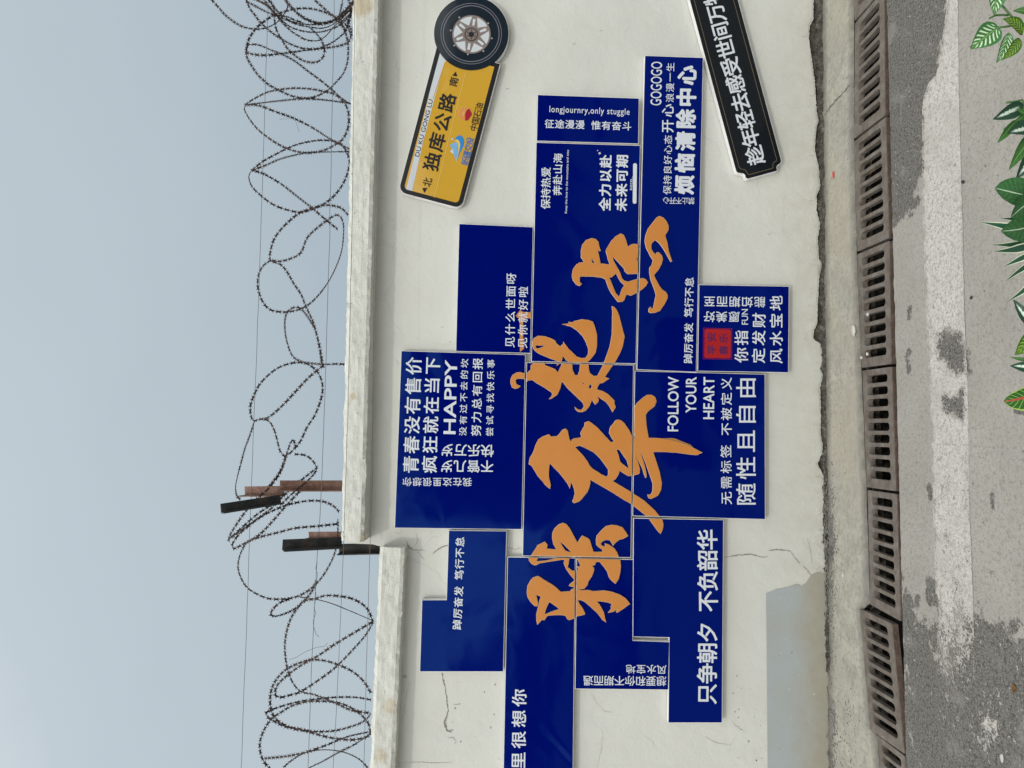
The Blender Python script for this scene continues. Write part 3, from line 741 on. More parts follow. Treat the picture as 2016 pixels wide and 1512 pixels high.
# leaf and straw
LEAFB = plain('dry_brown_leaf', (.33, .17, .055), .7, .3)
bm = bmesh.new(); vs = []
for j in range(10):
    a = 2 * math.pi * j / 10; vs.append(bm.verts.new((.013 * math.cos(a), .009 * math.sin(a), .004 + .003 * math.cos(a * 2))))
bm.faces.new(vs); bmesh.ops.solidify(bm, geom=bm.faces[:], thickness=.0008)
o = link('dry_leaf', bm_mesh('dry_leaf', bm), LEAFB, label='small dry brown leaf lying on the dark asphalt', cat='leaf'); o.location = ong(1998, 1355)
for k in range(5):
    a = ong(1716 + random.uniform(-6, 6), 332 + random.uniform(-6, 6), .003); b = a + Vector((random.uniform(-.03, .03), random.uniform(-.02, .02), .004))
    V, Fc = tube([a, (a + b) / 2 + Vector((0, .003, .004)), b], .0006, 4)
    if k == 0: st = thing('straw_tuft', 'few dry straws caught across a grate slot', 'straw', (a.x, a.y, 0))
    link('straw', place(mesh('straw', V, Fc), st), LEAFB, st)

# ------------------------------------------------------------------ lettering
FC = bpy.data.curves.new('lettering_source', 'FONT'); FO = bpy.data.objects.new('lettering_source', FC); COL.objects.link(FO)
FC.resolution_u = 3
def glyphs(body, sp=1.0):
    FC.body = body; FC.offset = 0; FC.space_character = sp; FC.dimensions = '2D'; FC.fill_mode = 'FRONT'
    bpy.context.view_layer.update()
    dg = bpy.context.evaluated_depsgraph_get()
    me = bpy.data.meshes.new_from_object(FO.evaluated_get(dg))
    P = np.array([v.co[:2] for v in me.vertices]) if len(me.vertices) else np.zeros((0, 2))
    Fc = [list(p.vertices) for p in me.polygons]; bpy.data.meshes.remove(me)
    return P, Fc
def cjk(s): return all(ord(c) > 0x2e00 for c in s)
def text(parent, body, A, B, h, Y, mat, bold=.018, name='lettering', sp=None):
    dx, dy = B[0] - A[0], B[1] - A[1]; Lg = math.hypot(dx, dy)
    if sp is not None: pass
    elif not (cjk(body) and len(body) > 1): sp = 1.0
    else:
        adv = ((Lg / h) * .93 - .93) / (len(body) - 1)
        sp = max(.8, min(3, adv))
    bold = bold * (.62 if bold < .035 else .72)
    P0, F0 = glyphs(body, sp)
    if not len(P0): return
    mn, mxx = P0.min(0) - bold, P0.max(0) + bold
    nx, ny = dy / Lg, -dx / Lg
    V, Fc = [], []
    n = 8 if bold > .009 else (4 if bold > 0 else 1)      # heavier weight: the glyph repeated round a small circle
    for c in range(n):
        an = 2 * math.pi * (c + .5) / n; off = np.array([math.cos(an), math.sin(an)]) * bold * (1.0 if n < 8 else 1.08)
        base = len(V)
        for s, t in (P0 + off - mn) / (mxx - mn):
            V.append(onw(A[0] + dx * s + nx * (t - .5) * h, A[1] + dy * s + ny * (t - .5) * h, Y - c * .00006))
        Fc += [[i + base for i in f] for f in F0]
    me = mesh(name, V, Fc)
    return link(name, place(me, parent), mat, parent)
def mapw(x, y, Y): return onw(x, y, Y)

# ------------------------------------------------------------------ blue panels
TH = .032; YF = -TH - .004                  # face of a panel; it stands 4 mm off the wall
PAN = {}
def offset(poly, d):
    n = len(poly); A = sum(poly[i][0] * poly[(i + 1) % n][1] - poly[(i + 1) % n][0] * poly[i][1] for i in range(n)); sg = 1 if A > 0 else -1; out = []
    for i in range(n):
        p0, p1, p2 = Vector(poly[i - 1]), Vector(poly[i]), Vector(poly[(i + 1) % n])
        a = (p1 - p0).normalized(); b = (p2 - p1).normalized(); na = Vector((a.y, -a.x)) * sg; nb = Vector((b.y, -b.x)) * sg
        m_ = (na + nb) / max(.35, 1 + na.dot(nb)); out.append(tuple(p1 + m_ * d))
    return out
def panel(key, poly, label, mat=None):
    c = onw(sum(p[0] for p in poly) / len(poly), sum(p[1] for p in poly) / len(poly), YF)
    dy = {'p2': .0015, 'p3': -.001, 'p5': -.002, 'p6': 0, 'p8': -.002}.get(key, 0)
    t = thing('sign_panel', label, 'sign panel', (c.x, -.004, c.z), 'blue slogan panels on the wall')
    link('board', place(slab(tri2d([offset(poly, .9)]), mapw, YF + .001, -.004, 0), t), FOAM, t)
    link('blue_film', place(slab(tri2d([poly]), mapw, YF, YF + .0009), t), [mat or BLUE, FOAM], t)
    PAN[key] = (t, poly); return t
P = {
 'p1': ([(1059, 187), (1257.6, 194), (1256.3, 282.4), (1057, 276.7)], 'small blue panel with one condensed English line above one Chinese line'),
 'p2': ([(1056.3, 281), (1260, 287), (1251.3, 715.5), (1046.8, 710.9)], 'tall blue panel with a white underline bar, holding most of the last orange character'),
 'p3': ([(1270.2, 110), (1383.8, 114), (1370, 732), (1254.6, 727)], 'long narrow blue panel with GOGOGO at its end, beside the black slogan sign'),
 'p4': ([(904.4, 441), (1048.9, 447.4), (1043.5, 695), (898, 691)], 'blue panel mostly empty, with two lines over a cut orange arrow fragment'),
 'p5': ([(790.6, 691.3), (1033.8, 698.8), (1026.3, 1041.8), (777.5, 1038.8)], 'large blue panel reading HAPPY, highest on the wall'),
 'p6': ([(1037.3, 714.5), (1246.5, 719.3), (1241.4, 1097.1), (1029.5, 1093.7)], 'blue panel without white lettering, amid the big orange characters'),
 'p7': ([(1250.5, 731), (1505.4, 737.4), (1506, 1022), (1246.3, 1015)], 'blue panel reading FOLLOW YOUR HEART'),
 'p8': ([(1376.7, 561), (1553, 564.3), (1551.5, 733), (1374.3, 730)], 'square blue panel with a red seal, lowest on the wall'),
 'p9': ([(884, 1045), (996.8, 1046), (990.2, 1321.8), (827, 1321.8), (831.4, 1181.8), (879.6, 1181.8)], 'stepped blue panel with one small line, just below the lower wall part'),
 'p10': ([(1000, 1097.5), (1131.9, 1099.2), (1125.5, 1700), (988, 1700)], 'long blue panel that runs out of view past the lower wall part'),
 'p11': ([(1136, 1100), (1246, 1102.4), (1245, 1261.7), (1317.3, 1264.5), (1315.2, 1357.6), (1132.8, 1355.6)], 'notched blue panel with two small lines turned on their side'),
 'p12': ([(1247.8, 1021), (1423.8, 1024), (1421, 1422.4), (1316.3, 1422.4), (1318.2, 1254.6), (1246.6, 1253)], 'blue L-shaped panel with eight large characters near the blue-grey paint patch'),
}
for k, (poly, lb) in P.items(): panel(k, poly, lb)
T = lambda k: PAN[k][0]
YT = YF - .0012
def tx(k, *a, **kw): return text(T(k), *a, YT, kw.pop('mat', LETTER), **kw)
tx('p1', 'longjournry,only stuggle', (1081.7, 216.5), (1239.6, 222), 16.5, bold=.014, sp=1.12)
tx('p1', '征途漫漫', (1072.4, 243.3), (1151, 245.4), 17.6, bold=.022); tx('p1', '惟有奋斗', (1164, 246.3), (1242.8, 248.5), 17.6, bold=.022)
tx('p2', '保持热爱', (1073.9, 411.7), (1075.2, 329.6), 19, bold=.022); tx('p2', '奔赴山海', (1096.8, 384.4), (1098.9, 301.9), 18.5, bold=.022)
tx('p2', 'Keep the love to the mountains and seas', (1114.6, 420), (1118.4, 295), 6, bold=.012)
tx('p2', '全力以赴', (1190.5, 415.4), (1192.7, 304.8), 24.5, bold=.04, sp=1.16); tx('p2', '未来可期', (1222.4, 416), (1225.2, 305.2), 24, bold=.04, sp=1.16)
tx('p2', 'succss...', (1242.3, 374.6), (1243.7, 346.9), 4.6, bold=.01)
tx('p3', 'GOGOGO', (1291.2, 207.5), (1293, 121.4), 22, bold=.01)
tx('p3', '保持良好心态', (1313.4, 382.9), (1315.4, 266.4), 16.5, bold=.01); tx('p3', '开心', (1314.5, 260.8), (1315, 204.6), 23.6, bold=.02)
tx('p3', '浪漫一生', (1318.6, 201.2), (1320, 123.6), 16.4, bold=.01); tx('p3', '烦恼清除中心', (1346.7, 382.9), (1352.5, 128.8), 40, bold=.055, sp=1.24)
tx('p3', '禁止不开心', (1367.4, 395.7), (1305.1, 395), 13.5, bold=.012)
for k, a in (('p3', ('踔厉奋发', (1354.6, 715.5), (1356, 635.8), 18)), ('p3', ('笃行不怠', (1355.4, 624.6), (1357.4, 546.2), 18)), ('p9', ('踔厉奋发', (899.4, 1239.7), (903.7, 1154.1), 18.2)), ('p9', ('笃行不怠', (903.7, 1141.4), (905.6, 1057.4), 18))): tx(k, *a, bold=.024)
tx('p4', '见什么世面呀', (1003.5, 684), (1006.5, 537.8), 19.5, bold=.016); tx('p4', '见你就好啦', (1028.5, 685.2), (1030.4, 564.3), 19, bold=.016)
tx('p5', '青春没有售价', (808.4, 930.8), (815.2, 703), 31.5, bold=.022); tx('p5', '疯狂就在当下', (844.9, 931.3), (852.2, 703.9), 30.5, bold=.022)
tx('p5', 'HAPPY', (884.8, 854.6), (888.3, 708.9), 24, bold=.02)
tx('p5', '没有过不去的坎', (911, 857.9), (914.7, 706.4), 15, bold=.014); tx('p5', '努力总有回报', (937, 858.4), (940.9, 705), 20, bold=.016); tx('p5', '尝试寻找快乐事', (963.7, 858.4), (966.7, 707.6), 15, bold=.014)
tx('p5', '我在这里很想你', (928.8, 949.3), (792.6, 948.6), 17, bold=.014); tx('p5', '快乐万岁', (972.2, 887.7), (869.8, 885.9), 24.4, bold=.018); tx('p5', '不管几岁', (971.3, 918.6), (868.9, 917.7), 24.4, bold=.018)
tx('p7', 'FOLLOW', (1324.7, 849.1), (1326, 741.5), 21.5, bold=.022); tx('p7', 'YOUR', (1360.3, 812.6), (1360.7, 742.1), 21.5, bold=.022); tx('p7', 'HEART', (1395, 825.1), (1395.8, 742.1), 21.5, bold=.022)
tx('p7', '无需标签', (1430.2, 993), (1429, 876.1), 22, bold=.014); tx('p7', '不被定义', (1430, 856.9), (1430, 743.2), 22, bold=.014); tx('p7', '随性且自由', (1468.7, 993.6), (1468.7, 745), 39, bold=.014)
tx('p8', '你指', (1459.4, 713.9), (1459.7, 650.7), 27, bold=.02); tx('p8', '定发财', (1493.1, 714.9), (1494.4, 616), 26.5, bold=.02); tx('p8', '风水宝地', (1528, 715.5), (1528.3, 582), 26, bold=.02)
tx('p8', 'FUN', (1466.7, 639.1), (1466.3, 608.5), 12.5, bold=.01); tx('p8', '愿美好', (1456, 623.9), (1385.4, 623.4), 21, bold=.018); tx('p8', '能如期而至', (1506.6, 595), (1386, 593.4), 21, bold=.018)
tx('p10', '我在这里很想你', (1018.6, 1638), (1022.5, 1356.9), 29, bold=.022)
tx('p11', '想要和你不期而遇', (1311.9, 1341), (1148.2, 1340), 19.6, bold=.014); tx('p11', '风水宝地', (1311.9, 1318.3), (1232.4, 1317.5), 18, bold=.014)
tx('p12', '只争朝夕', (1391.3, 1386), (1392.8, 1227.6), 40, bold=.026); tx('p12', '不负韶华', (1393.6, 1204), (1392, 1042.7), 41, bold=.026)
def pr(k, polys, mat, Y=None, holes=(), name='printed_shape'):
    t = PAN[k][0]; return link(name, place(flat(tri2d(polys, holes), mapw, Y if Y is not None else YT), t), mat, t)
def pill(a, b, r, n=8):
    d = math.atan2(b[1] - a[1], b[0] - a[0]); out = []
    for c, o in ((b, -math.pi / 2), (a, math.pi / 2)):
        for j in range(n + 1): out.append((c[0] + r * math.cos(d + o + math.pi * j / n), c[1] + r * math.sin(d + o + math.pi * j / n)))
    return out
def disc(c, r, n=40): return [(c[0] + r * math.cos(2 * math.pi * j / n), c[1] + r * math.sin(2 * math.pi * j / n)) for j in range(n)]
def star(c, R1, r2, rot=0): return [(c[0] + (R1 if j % 2 == 0 else r2) * math.cos(rot + math.pi * j / 5), c[1] + (R1 if j % 2 == 0 else r2) * math.sin(rot + math.pi * j / 5)) for j in range(10)]
pr('p2', [pill((1249.3, 397.5), (1250.2, 325), 3.7)], LETTER, name='underline_bar')
pr('p2', [star((1180.6, 301.8), 3.6, 1.2, .2)], LETTER, name='printed_star'); pr('p2', [disc((1176.5, 296.3), 1, 10)], LETTER, name='printed_dot')
# seal
SEAL = plain('red_seal_print', (.33, .008, .011), .35)
rr = [(1387, 649), (1390, 647.6), (1436, 648.6), (1439, 651), (1438.6, 703), (1436, 705.5), (1389, 704.8), (1386.2, 702)]
sm = []
for (a, b) in zip(rr, rr[1:] + rr[:1]):
    n = max(1, int(math.hypot(b[0] - a[0], b[1] - a[1]) / 2))
    for j in range(n): t = j / n; sm.append((a[0] + (b[0] - a[0]) * t + random.uniform(-.35, .35), a[1] + (b[1] - a[1]) * t + random.uniform(-.35, .35)))
pr('p8', [sm], SEAL, name='red_seal')
lw = [(1384.8, 646), (1440.6, 647), (1440.4, 707.2), (1384.4, 706.4)]
for a, b in zip(lw, lw[1:] + lw[:1]): pr('p8', [pill(a, b, .35, 3)], SEAL, YT - .0004, name='seal_border')
text(T('p8'), '平安', (1401, 697.5), (1401, 654.8), 17, YT - .001, plain('seal_blue', (.01, .012, .11), .4), bold=.012)
text(T('p8'), '喜乐', (1424.5, 698.5), (1424.5, 656.5), 17, YT - .001, bpy.data.materials['seal_blue'], bold=.012)
# cut orange fragment printed on p4, under its lettering
pr('p4', [crop([(175, 150), (205, 108), (235, 70), (262, 90), (290, 100), (378, 100), (378, 185), (275, 185), (275, 570), (290, 590), (232, 640), (228, 400), (228, 195), (200, 175)], 6.872, 990, 600)], ORANGE, YF - .0006, name='orange_fragment')

# ------------------------------------------------------------------ the four big orange characters, cut along the seams
s1 = (6.3, 1020, 1000)
bug = crop([(135, 620), (135, 650), (165, 690), (205, 710), (230, 705), (260, 685), (360, 668), (545, 640), (580, 645), (570, 690), (590, 745), (640, 820), (700, 890), (700, 905), (660, 935), (635, 965), (700, 985), (780, 1005), (820, 998), (860, 955), (870, 910), (915, 845), (938, 780), (940, 745), (905, 715), (950, 708), (965, 670), (1010, 665), (1060, 725), (1105, 785), (1130, 860), (1150, 890), (1205, 937), (1245, 880), (1265, 800), (1273, 720), (1265, 650), (1245, 600), (1225, 550), (1190, 500), (1130, 460), (1080, 442), (1085, 485), (1040, 470), (1020, 445), (1045, 412), (1090, 393), (1140, 400), (1160, 430), (1178, 465), (1195, 440), (1250, 395), (1310, 378), (1362, 347), (1335, 300), (1295, 245), (1230, 220), (1160, 213), (1095, 228), (1040, 275), (980, 345), (968, 400), (975, 460), (1005, 490), (1045, 515), (1050, 548), (935, 550), (915, 490), (885, 395), (860, 375), (797, 345), (765, 390), (742, 437), (720, 405), (680, 330), (640, 255), (600, 205), (560, 187), (510, 205), (455, 255), (428, 310), (425, 380), (440, 450), (480, 520), (355, 508), (362, 455), (332, 422), (245, 465), (205, 530), (165, 590)], *s1)
bugh = [crop(h, *s1) for h in ([(520, 420), (560, 445), (610, 495), (665, 550), (625, 548), (585, 530), (545, 470)], [(247, 612), (222, 665), (355, 656), (490, 618)], [(635, 615), (705, 615), (740, 640), (780, 725), (735, 730), (748, 750), (745, 770), (700, 785), (670, 780), (612, 735), (625, 690)])]
dog = crop([(245, 848), (280, 865), (320, 895), (400, 940), (460, 980), (530, 1045), (650, 1037), (665, 1015), (705, 995), (735, 1000), (785, 1025), (870, 1022), (940, 1037), (1070, 1027), (1170, 1045), (1270, 1082), (1340, 1130), (1385, 1190), (1310, 1245), (1230, 1297), (1218, 1290), (1240, 1250), (1180, 1285), (1120, 1300), (1150, 1265), (1175, 1215), (1150, 1232), (1170, 1190), (1110, 1170), (1040, 1158), (970, 1155), (1010, 1200), (1060, 1290), (1088, 1415), (1050, 1390), (990, 1310), (900, 1225), (830, 1165), (780, 1142), (735, 1140), (765, 1200), (800, 1245), (830, 1310), (820, 1322), (730, 1342), (690, 1368), (635, 1390), (610, 1375), (590, 1335), (520, 1325), (430, 1328), (365, 1335), (345, 1360), (325, 1390), (295, 1385), (240, 1445), (230, 1400), (228, 1320), (245, 1260), (265, 1160), (285, 1098), (222, 1075), (235, 1130), (245, 1180), (238, 1218), (205, 1215), (160, 1170), (120, 1110), (110, 1050), (118, 970), (150, 910), (190, 865)], *s1)
dogh = [crop([(388, 1162), (520, 1255), (430, 1285), (330, 1325), (335, 1280), (360, 1215)], *s1)]
b2 = (7.56, 1030, 760); b3 = (5.04, 1190, 760); b6 = (8.4, 1120, 880); b1 = (13.743, 1060, 900)
ku = (crop([(85, 1160), (90, 1120), (100, 1070), (140, 1010), (165, 950), (185, 880), (230, 795), (290, 755), (380, 722), (400, 735), (405, 755), (500, 750), (540, 715), (585, 655), (625, 635), (660, 660), (670, 720), (690, 800), (718, 840), (725, 805), (750, 785), (860, 768), (868, 745), (855, 700), (885, 640), (912, 600), (918, 545), (970, 525), (1010, 545), (1110, 625), (1180, 705), (1305, 838), (1360, 830), (1320, 770), (1282, 700), (1290, 640), (1305, 600), (1345, 560), (1370, 520), (1400, 503), (1450, 510), (1500, 548)], *b2)
      + crop([(245, 440), (268, 490), (283, 520), (310, 515), (290, 440), (287, 300), (288, 235), (325, 170), (385, 115), (425, 90), (465, 88), (500, 110), (515, 150), (495, 200), (425, 255), (408, 290), (415, 390), (437, 515), (560, 520), (700, 548), (830, 590), (900, 625), (968, 660), (920, 683), (860, 680), (720, 660), (590, 652), (482, 652), (510, 740), (545, 850), (567, 960), (560, 1030), (530, 1085), (465, 1118), (440, 1112), (430, 1080), (462, 1078), (480, 1045), (482, 970), (455, 890), (420, 790), (385, 700), (362, 644)], *b3)
      + crop([(1180, 65), (1215, 190), (1260, 340), (1280, 440), (1280, 500), (1268, 508), (1245, 450), (1225, 370), (1160, 240), (1095, 140), (1140, 240), (1170, 360), (1168, 430), (1150, 445), (1065, 470), (1025, 472), (990, 480), (960, 465), (900, 430), (840, 385), (820, 450), (775, 525), (720, 563), (1025, 745), (1060, 770), (1240, 885), (1420, 1050), (1490, 1140), (1545, 1210), (1560, 1280), (1550, 1360), (1515, 1432), (1470, 1385), (1415, 1310), (1325, 1185), (1270, 1130), (1055, 960), (1025, 935), (900, 865), (720, 750), (360, 540)], *b6)
      + crop([(1405, 590), (1400, 700), (1370, 830), (1320, 940), (1240, 1040), (1150, 1150), (1080, 1205), (960, 1240), (925, 1200), (965, 1100), (990, 980), (975, 880), (935, 760), (880, 660), (845, 595), (868, 660), (872, 740), (848, 845), (835, 800), (800, 730), (700, 590), (560, 420), (440, 300), (305, 155), (280, 330), (275, 480), (290, 590), (330, 760), (312, 850), (180, 745), (80, 620)], *b1)
      + crop([(340, 1480), (290, 1420), (220, 1340), (130, 1190)], *b2))
kuh = [crop([(768, 905), (840, 885), (920, 915), (1060, 990), (1150, 1080), (1225, 1180), (1268, 1240), (1270, 1320), (1245, 1355), (1180, 1325), (1030, 1230), (990, 1190), (960, 1130), (890, 1035)], *b2), crop([(785, 38), (835, 40), (890, 120), (960, 220), (1000, 365), (860, 262), (845, 240), (820, 140)], *b6)]
s4 = (6.872, 990, 600)
qi = crop([(300, 930), (225, 912), (185, 920), (130, 955), (105, 1010), (105, 1060), (125, 1115), (165, 1135), (205, 1125), (235, 1100), (205, 1090), (178, 1065), (170, 1025), (180, 1005), (215, 995), (300, 1000), (320, 1040), (350, 1020), (400, 1015), (470, 1065), (560, 1115), (655, 1180), (672, 1200), (660, 1240), (630, 1270), (650, 1272), (735, 1215), (775, 1130), (795, 1045), (815, 1045), (870, 1120), (1000, 1245), (1080, 1320), (1100, 1370), (1090, 1400), (1060, 1425), (1020, 1420), (975, 1385), (985, 1415), (1020, 1445), (1070, 1450), (1120, 1430), (1170, 1370), (1205, 1280), (1250, 1348), (1285, 1315), (1298, 1285), (1275, 1235), (1400, 1315), (1450, 1380), (1485, 1448), (1525, 1385), (1505, 1335), (1510, 1300), (1420, 1210), (1350, 1170), (1270, 1148), (1280, 1110), (1310, 1060), (1350, 1055), (1435, 1000), (1378, 975), (1470, 840), (1520, 770), (1590, 640), (1620, 560), (1645, 430), (1610, 300), (1575, 160), (1545, 80), (1510, 35), (1478, 22), (1485, 100), (1478, 400), (1450, 560), (1400, 700), (1350, 830), (1280, 965), (1230, 965), (1180, 930), (1162, 880), (1155, 800), (1140, 775), (1180, 740), (1230, 680), (1255, 640), (1272, 550), (1270, 400), (1240, 290), (1215, 230), (1160, 210), (1070, 198), (960, 225), (965, 240), (890, 235), (905, 255), (800, 262), (850, 270), (930, 295), (1000, 340), (1080, 420), (1130, 510), (1160, 600), (1155, 670), (1120, 720), (1070, 725), (1000, 705), (950, 655), (890, 600), (820, 505), (815, 538), (795, 545), (780, 570), (720, 520), (710, 490), (650, 455), (570, 430), (480, 422), (420, 455), (400, 500), (400, 560), (430, 615), (480, 655), (560, 690), (660, 730), (752, 764), (725, 828), (775, 788), (800, 745), (812, 690), (845, 725), (855, 750), (885, 755), (885, 775), (800, 792), (780, 850), (745, 920), (710, 875), (640, 845), (570, 820), (565, 788), (420, 788), (378, 825), (380, 875), (355, 900), (325, 930)], *s4)
qih = [crop(h, *s4) for h in ([(440, 545), (575, 550), (520, 580), (475, 597), (445, 585)], [(1068, 1050), (1105, 1055), (1105, 1085)], [(1180, 1068), (1210, 1095), (1190, 1138), (1158, 1130), (1165, 1095)], [(935, 786), (940, 880), (975, 955), (1015, 955), (1040, 890), (1050, 790)])]
s5 = (6.873, 1110, 420)
dian = crop([(280, 660), (235, 590), (235, 500), (250, 430), (300, 365), (380, 337), (430, 350), (465, 385), (480, 460), (497, 500), (485, 508), (465, 485), (462, 520), (480, 600), (495, 680), (560, 688), (630, 698), (600, 620), (585, 550), (570, 510), (580, 480), (640, 380), (700, 315), (770, 275), (810, 295), (835, 350), (868, 460), (900, 430), (950, 415), (1015, 422), (1012, 570), (985, 600), (985, 640), (1003, 665), (1000, 812), (870, 818), (825, 780), (820, 745), (750, 670), (665, 580), (670, 640), (720, 730), (760, 800), (785, 880), (820, 915), (870, 928), (940, 905), (1010, 888), (1070, 878), (1110, 895), (1135, 935), (1110, 980), (1060, 1025), (1000, 1065), (910, 1110), (850, 1090), (830, 1130), (815, 1175), (790, 1192), (735, 1195), (700, 1150), (640, 1070), (600, 990), (570, 900), (560, 885), (515, 865), (400, 850), (225, 848), (212, 880), (215, 930), (240, 955), (215, 978), (170, 960), (125, 900), (112, 840), (125, 760), (165, 700), (210, 670)], *s5)
dianh = [crop(h, *s5) for h in ([(372, 600), (432, 678), (385, 675)], [(610, 865), (650, 860), (710, 805), (740, 870), (780, 930), (825, 970), (790, 1020), (752, 1135), (700, 1080), (670, 1010), (640, 930)])]
dots = crop([(1300, 40), (1345, 60), (1390, 110), (1415, 170), (1415, 220), (1395, 260), (1370, 290), (1380, 340), (1400, 400), (1408, 455), (1420, 520), (1440, 580), (1462, 645), (1450, 652), (1410, 580), (1340, 460), (1290, 395), (1240, 355), (1200, 390), (1180, 430), (1185, 490), (1215, 535), (1250, 560), (1260, 530), (1285, 530), (1325, 570), (1338, 620), (1320, 690), (1280, 760), (1218, 835), (1240, 890), (1290, 980), (1330, 1035), (1380, 1065), (1402, 1110), (1400, 1150), (1360, 1230), (1300, 1315), (1240, 1340), (1180, 1345), (1150, 1330), (1150, 1290), (1170, 1268), (1190, 1292), (1210, 1290), (1225, 1220), (1250, 1100), (1230, 1030), (1180, 900), (1160, 800), (1162, 735), (1195, 690), (1210, 630), (1170, 570), (1115, 460), (1098, 370), (1110, 290), (1140, 210), (1200, 130), (1260, 55)], *s5)
EDGE = plain('pale_letter_edge', (.66, .50, .36), .6)
LT = .009
under = crop([(560, 520), (660, 516), (700, 520), (760, 545), (820, 568), (850, 580), (900, 625), (700, 600)], *b3)
pr('p7', [under], ORANGE2, YF - .004, name='misaligned_letter_backing')
for polys, holes, keys in ((
        [bug], bugh, ('p6', 'p10', 'p11')), ([dog], dogh, ('p10', 'p11')), ([ku], kuh, ('p6', 'p7', 'p12')), ([qi], qih, ('p5', 'p2', 'p6')), ([dian], dianh, ('p2', 'p3')), ([dots], [], ('p3',))):
    for k in keys:
        t, poly = PAN[k]
        tr = tri2d(polys, holes, poly)
        if not tr[1]: continue
        trb = tri2d([offset(p_, .42) for p_ in polys], [offset(h_, -.42) for h_ in holes], poly)
        rl = link('raised_letter', place(slab(trb, mapw, YF - LT + .0012, YF - .0002, 0), t), EDGE, t, label='part of a big orange calligraphy character, cut at the panel seam')
        link('orange_face', place(slab(tr, mapw, YF - LT, YF - LT + .0011), t), [ORANGE, EDGE], rl)

# ------------------------------------------------------------------ yellow road sign with wheel
s6 = (3.6, 760, 0)
ys = thing('road_name_sign', 'tilted yellow road sign with black border and a printed car wheel', 'sign', tuple(onw(880, 250, -.004)))
O0 = Vector((88, 1359)); AD = Vector((.2565, -.9665)); WD = Vector((.9665, .2565))
def L2(a, w): q = O0 + AD * a + WD * w; return (760 + q.x / 3.6, q.y / 3.6)
def rrect(a0, a1, w0, w1, r):
    out = []
    for (ca, cw, st) in ((a0 + r, w0 + r, 180), (a1, w0, None), (a1, w1, None), (a0 + r, w1 - r, 90)):
        if st is None: out.append(L2(ca, cw)); continue
        for j in range(7):
            an = R(st + (90 if st == 180 else 90) * j / 6) if st == 180 else R(90 + 90 * j / 6)
            if st == 180: out.append(L2(ca + r * math.cos(R(180 + 90 * (1 - 0) * 0 + 0)) * 0 - r * math.sin(math.pi / 2 * (1 - (6 - j) / 6)) * 0 - r * math.cos(math.pi / 2 * (j / 6)), cw - r * math.sin(math.pi / 2 * (j / 6))))
            else: out.append(L2(ca - r * math.cos(math.pi / 2 * (1 - j / 6)), cw + r * math.sin(math.pi / 2 * (1 - j / 6))))
    return out
body = rrect(0, 1060, 0, 462, 55)
wc = (760 + 604 / 3.6, 237 / 3.6); wr = 264 / 3.6
tr = tri2d([body, disc(wc, wr, 72)])
link('board', place(slab(tri2d([offset(body, .8), disc(wc, wr + .8, 72)]), mapw, YF + .001, -.004, 0), ys), FOAM, ys)
link('black_film', place(slab(tr, mapw, YF, YF + .0009), ys), [BLK, FOAM], ys)
def yp(polys, mat, lift, name, holes=(), clip=None):
    return link(name, place(flat(tri2d(polys, holes, clip), mapw, YF - lift), ys), mat, ys)
inner = rrect(30, 1030, 32, 430, 28)
yp([inner], YELLOW, .0008, 'yellow_face')
band = crop([(345, 340), (440, 395), (425, 430), (395, 520), (338, 720), (262, 1010), (183, 1362), (140, 1350), (175, 1210), (205, 1085), (300, 700)], *s6)
yp([band], GREYW, .0014, 'white_band', clip=inner)
yp([crop([(415, 440), (421, 442), (336, 700), (330, 700)], *s6)], YELLOW, .0018, 'yellow_stripe')
CREAM = plain('cream_line', (.62, .45, .14), .3)
yp([crop([(566, 495), (569, 495), (342, 1400), (339, 1400)], *s6)], CREAM, .0014, 'thin_line')
BLU2 = plain('sign_blue_print', (.01, .13, .42), .3)
def ytx(*a, mat=BLK, **kw): return text(ys, *a, YF - .0022, mat, **kw)
ytx('DU KU GONG LU', (820.6, 308), (848.3, 195.8), 8.6, bold=.004)
ytx('独库公路', (846, 335.5), (884.5, 184), 33, bold=.032)
ytx('北', (839.3, 367), (843.5, 350), 17.5, bold=.02); ytx('南', (891, 169.5), (895.2, 152.3), 17.5, bold=.02)
yp([crop([(256, 1334), (294, 1330), (272, 1368)], *s6)], BLK, .0022, 'arrow'); yp([crop([(470, 535), (505, 542), (494, 507)], *s6)], BLK, .0022, 'arrow')
ytx('中国石油', (931.4, 256.9), (944.7, 202.8), 15, bold=.014); ytx('新疆交投', (914.2, 325), (926.7, 270.3), 16, mat=BLU2, bold=.012)
s7 = (10.08, 880, 180)
PET = plain('logo_orange', (.55, .19, .05), .3); PETL = plain('logo_pale_orange', (.66, .33, .1), .3); RED = plain('logo_red', (.30, .006, .02), .3)
def petals(c, R0, n, ph=0):
    out = []
    for j in range(n * 8):
        a = 2 * math.pi * j / (n * 8) + ph; out.append((c[0] + R0 * (.86 + .14 * abs(math.sin(n * (a - ph) / 2))) * math.cos(a), c[1] + R0 * (.86 + .14 * abs(math.sin(n * (a - ph) / 2))) * math.sin(a)))
    return out
lc = crop([(355, 440)], *s7)[0]
yp([petals(lc, 14.2, 10, .2)], PETL, .0018, 'petal_emblem'); yp([petals(lc, 13.3, 10, .2)], PET, .0022, 'petal_emblem')
for j in range(9):
    a = math.radians(95 + j * 24) + .2; c2 = crop([(345, 440)], *s7)[0]
    yp([pill(c2, (c2[0] + 12.6 * math.cos(a), c2[1] + 12.6 * math.sin(a)), .3, 2)], CREAM, .0025, 'emblem_ray')
yp([crop([(358, 440), (385, 385), (420, 345), (450, 345), (465, 385), (492, 438), (472, 490), (440, 540), (408, 572), (362, 575), (362, 500)], *s7)], RED, .0029, 'emblem_red_part')
LB1 = plain('logo_blue', (.02, .20, .50), .3); LB2 = plain('logo_light_blue', (.16, .36, .62), .3)
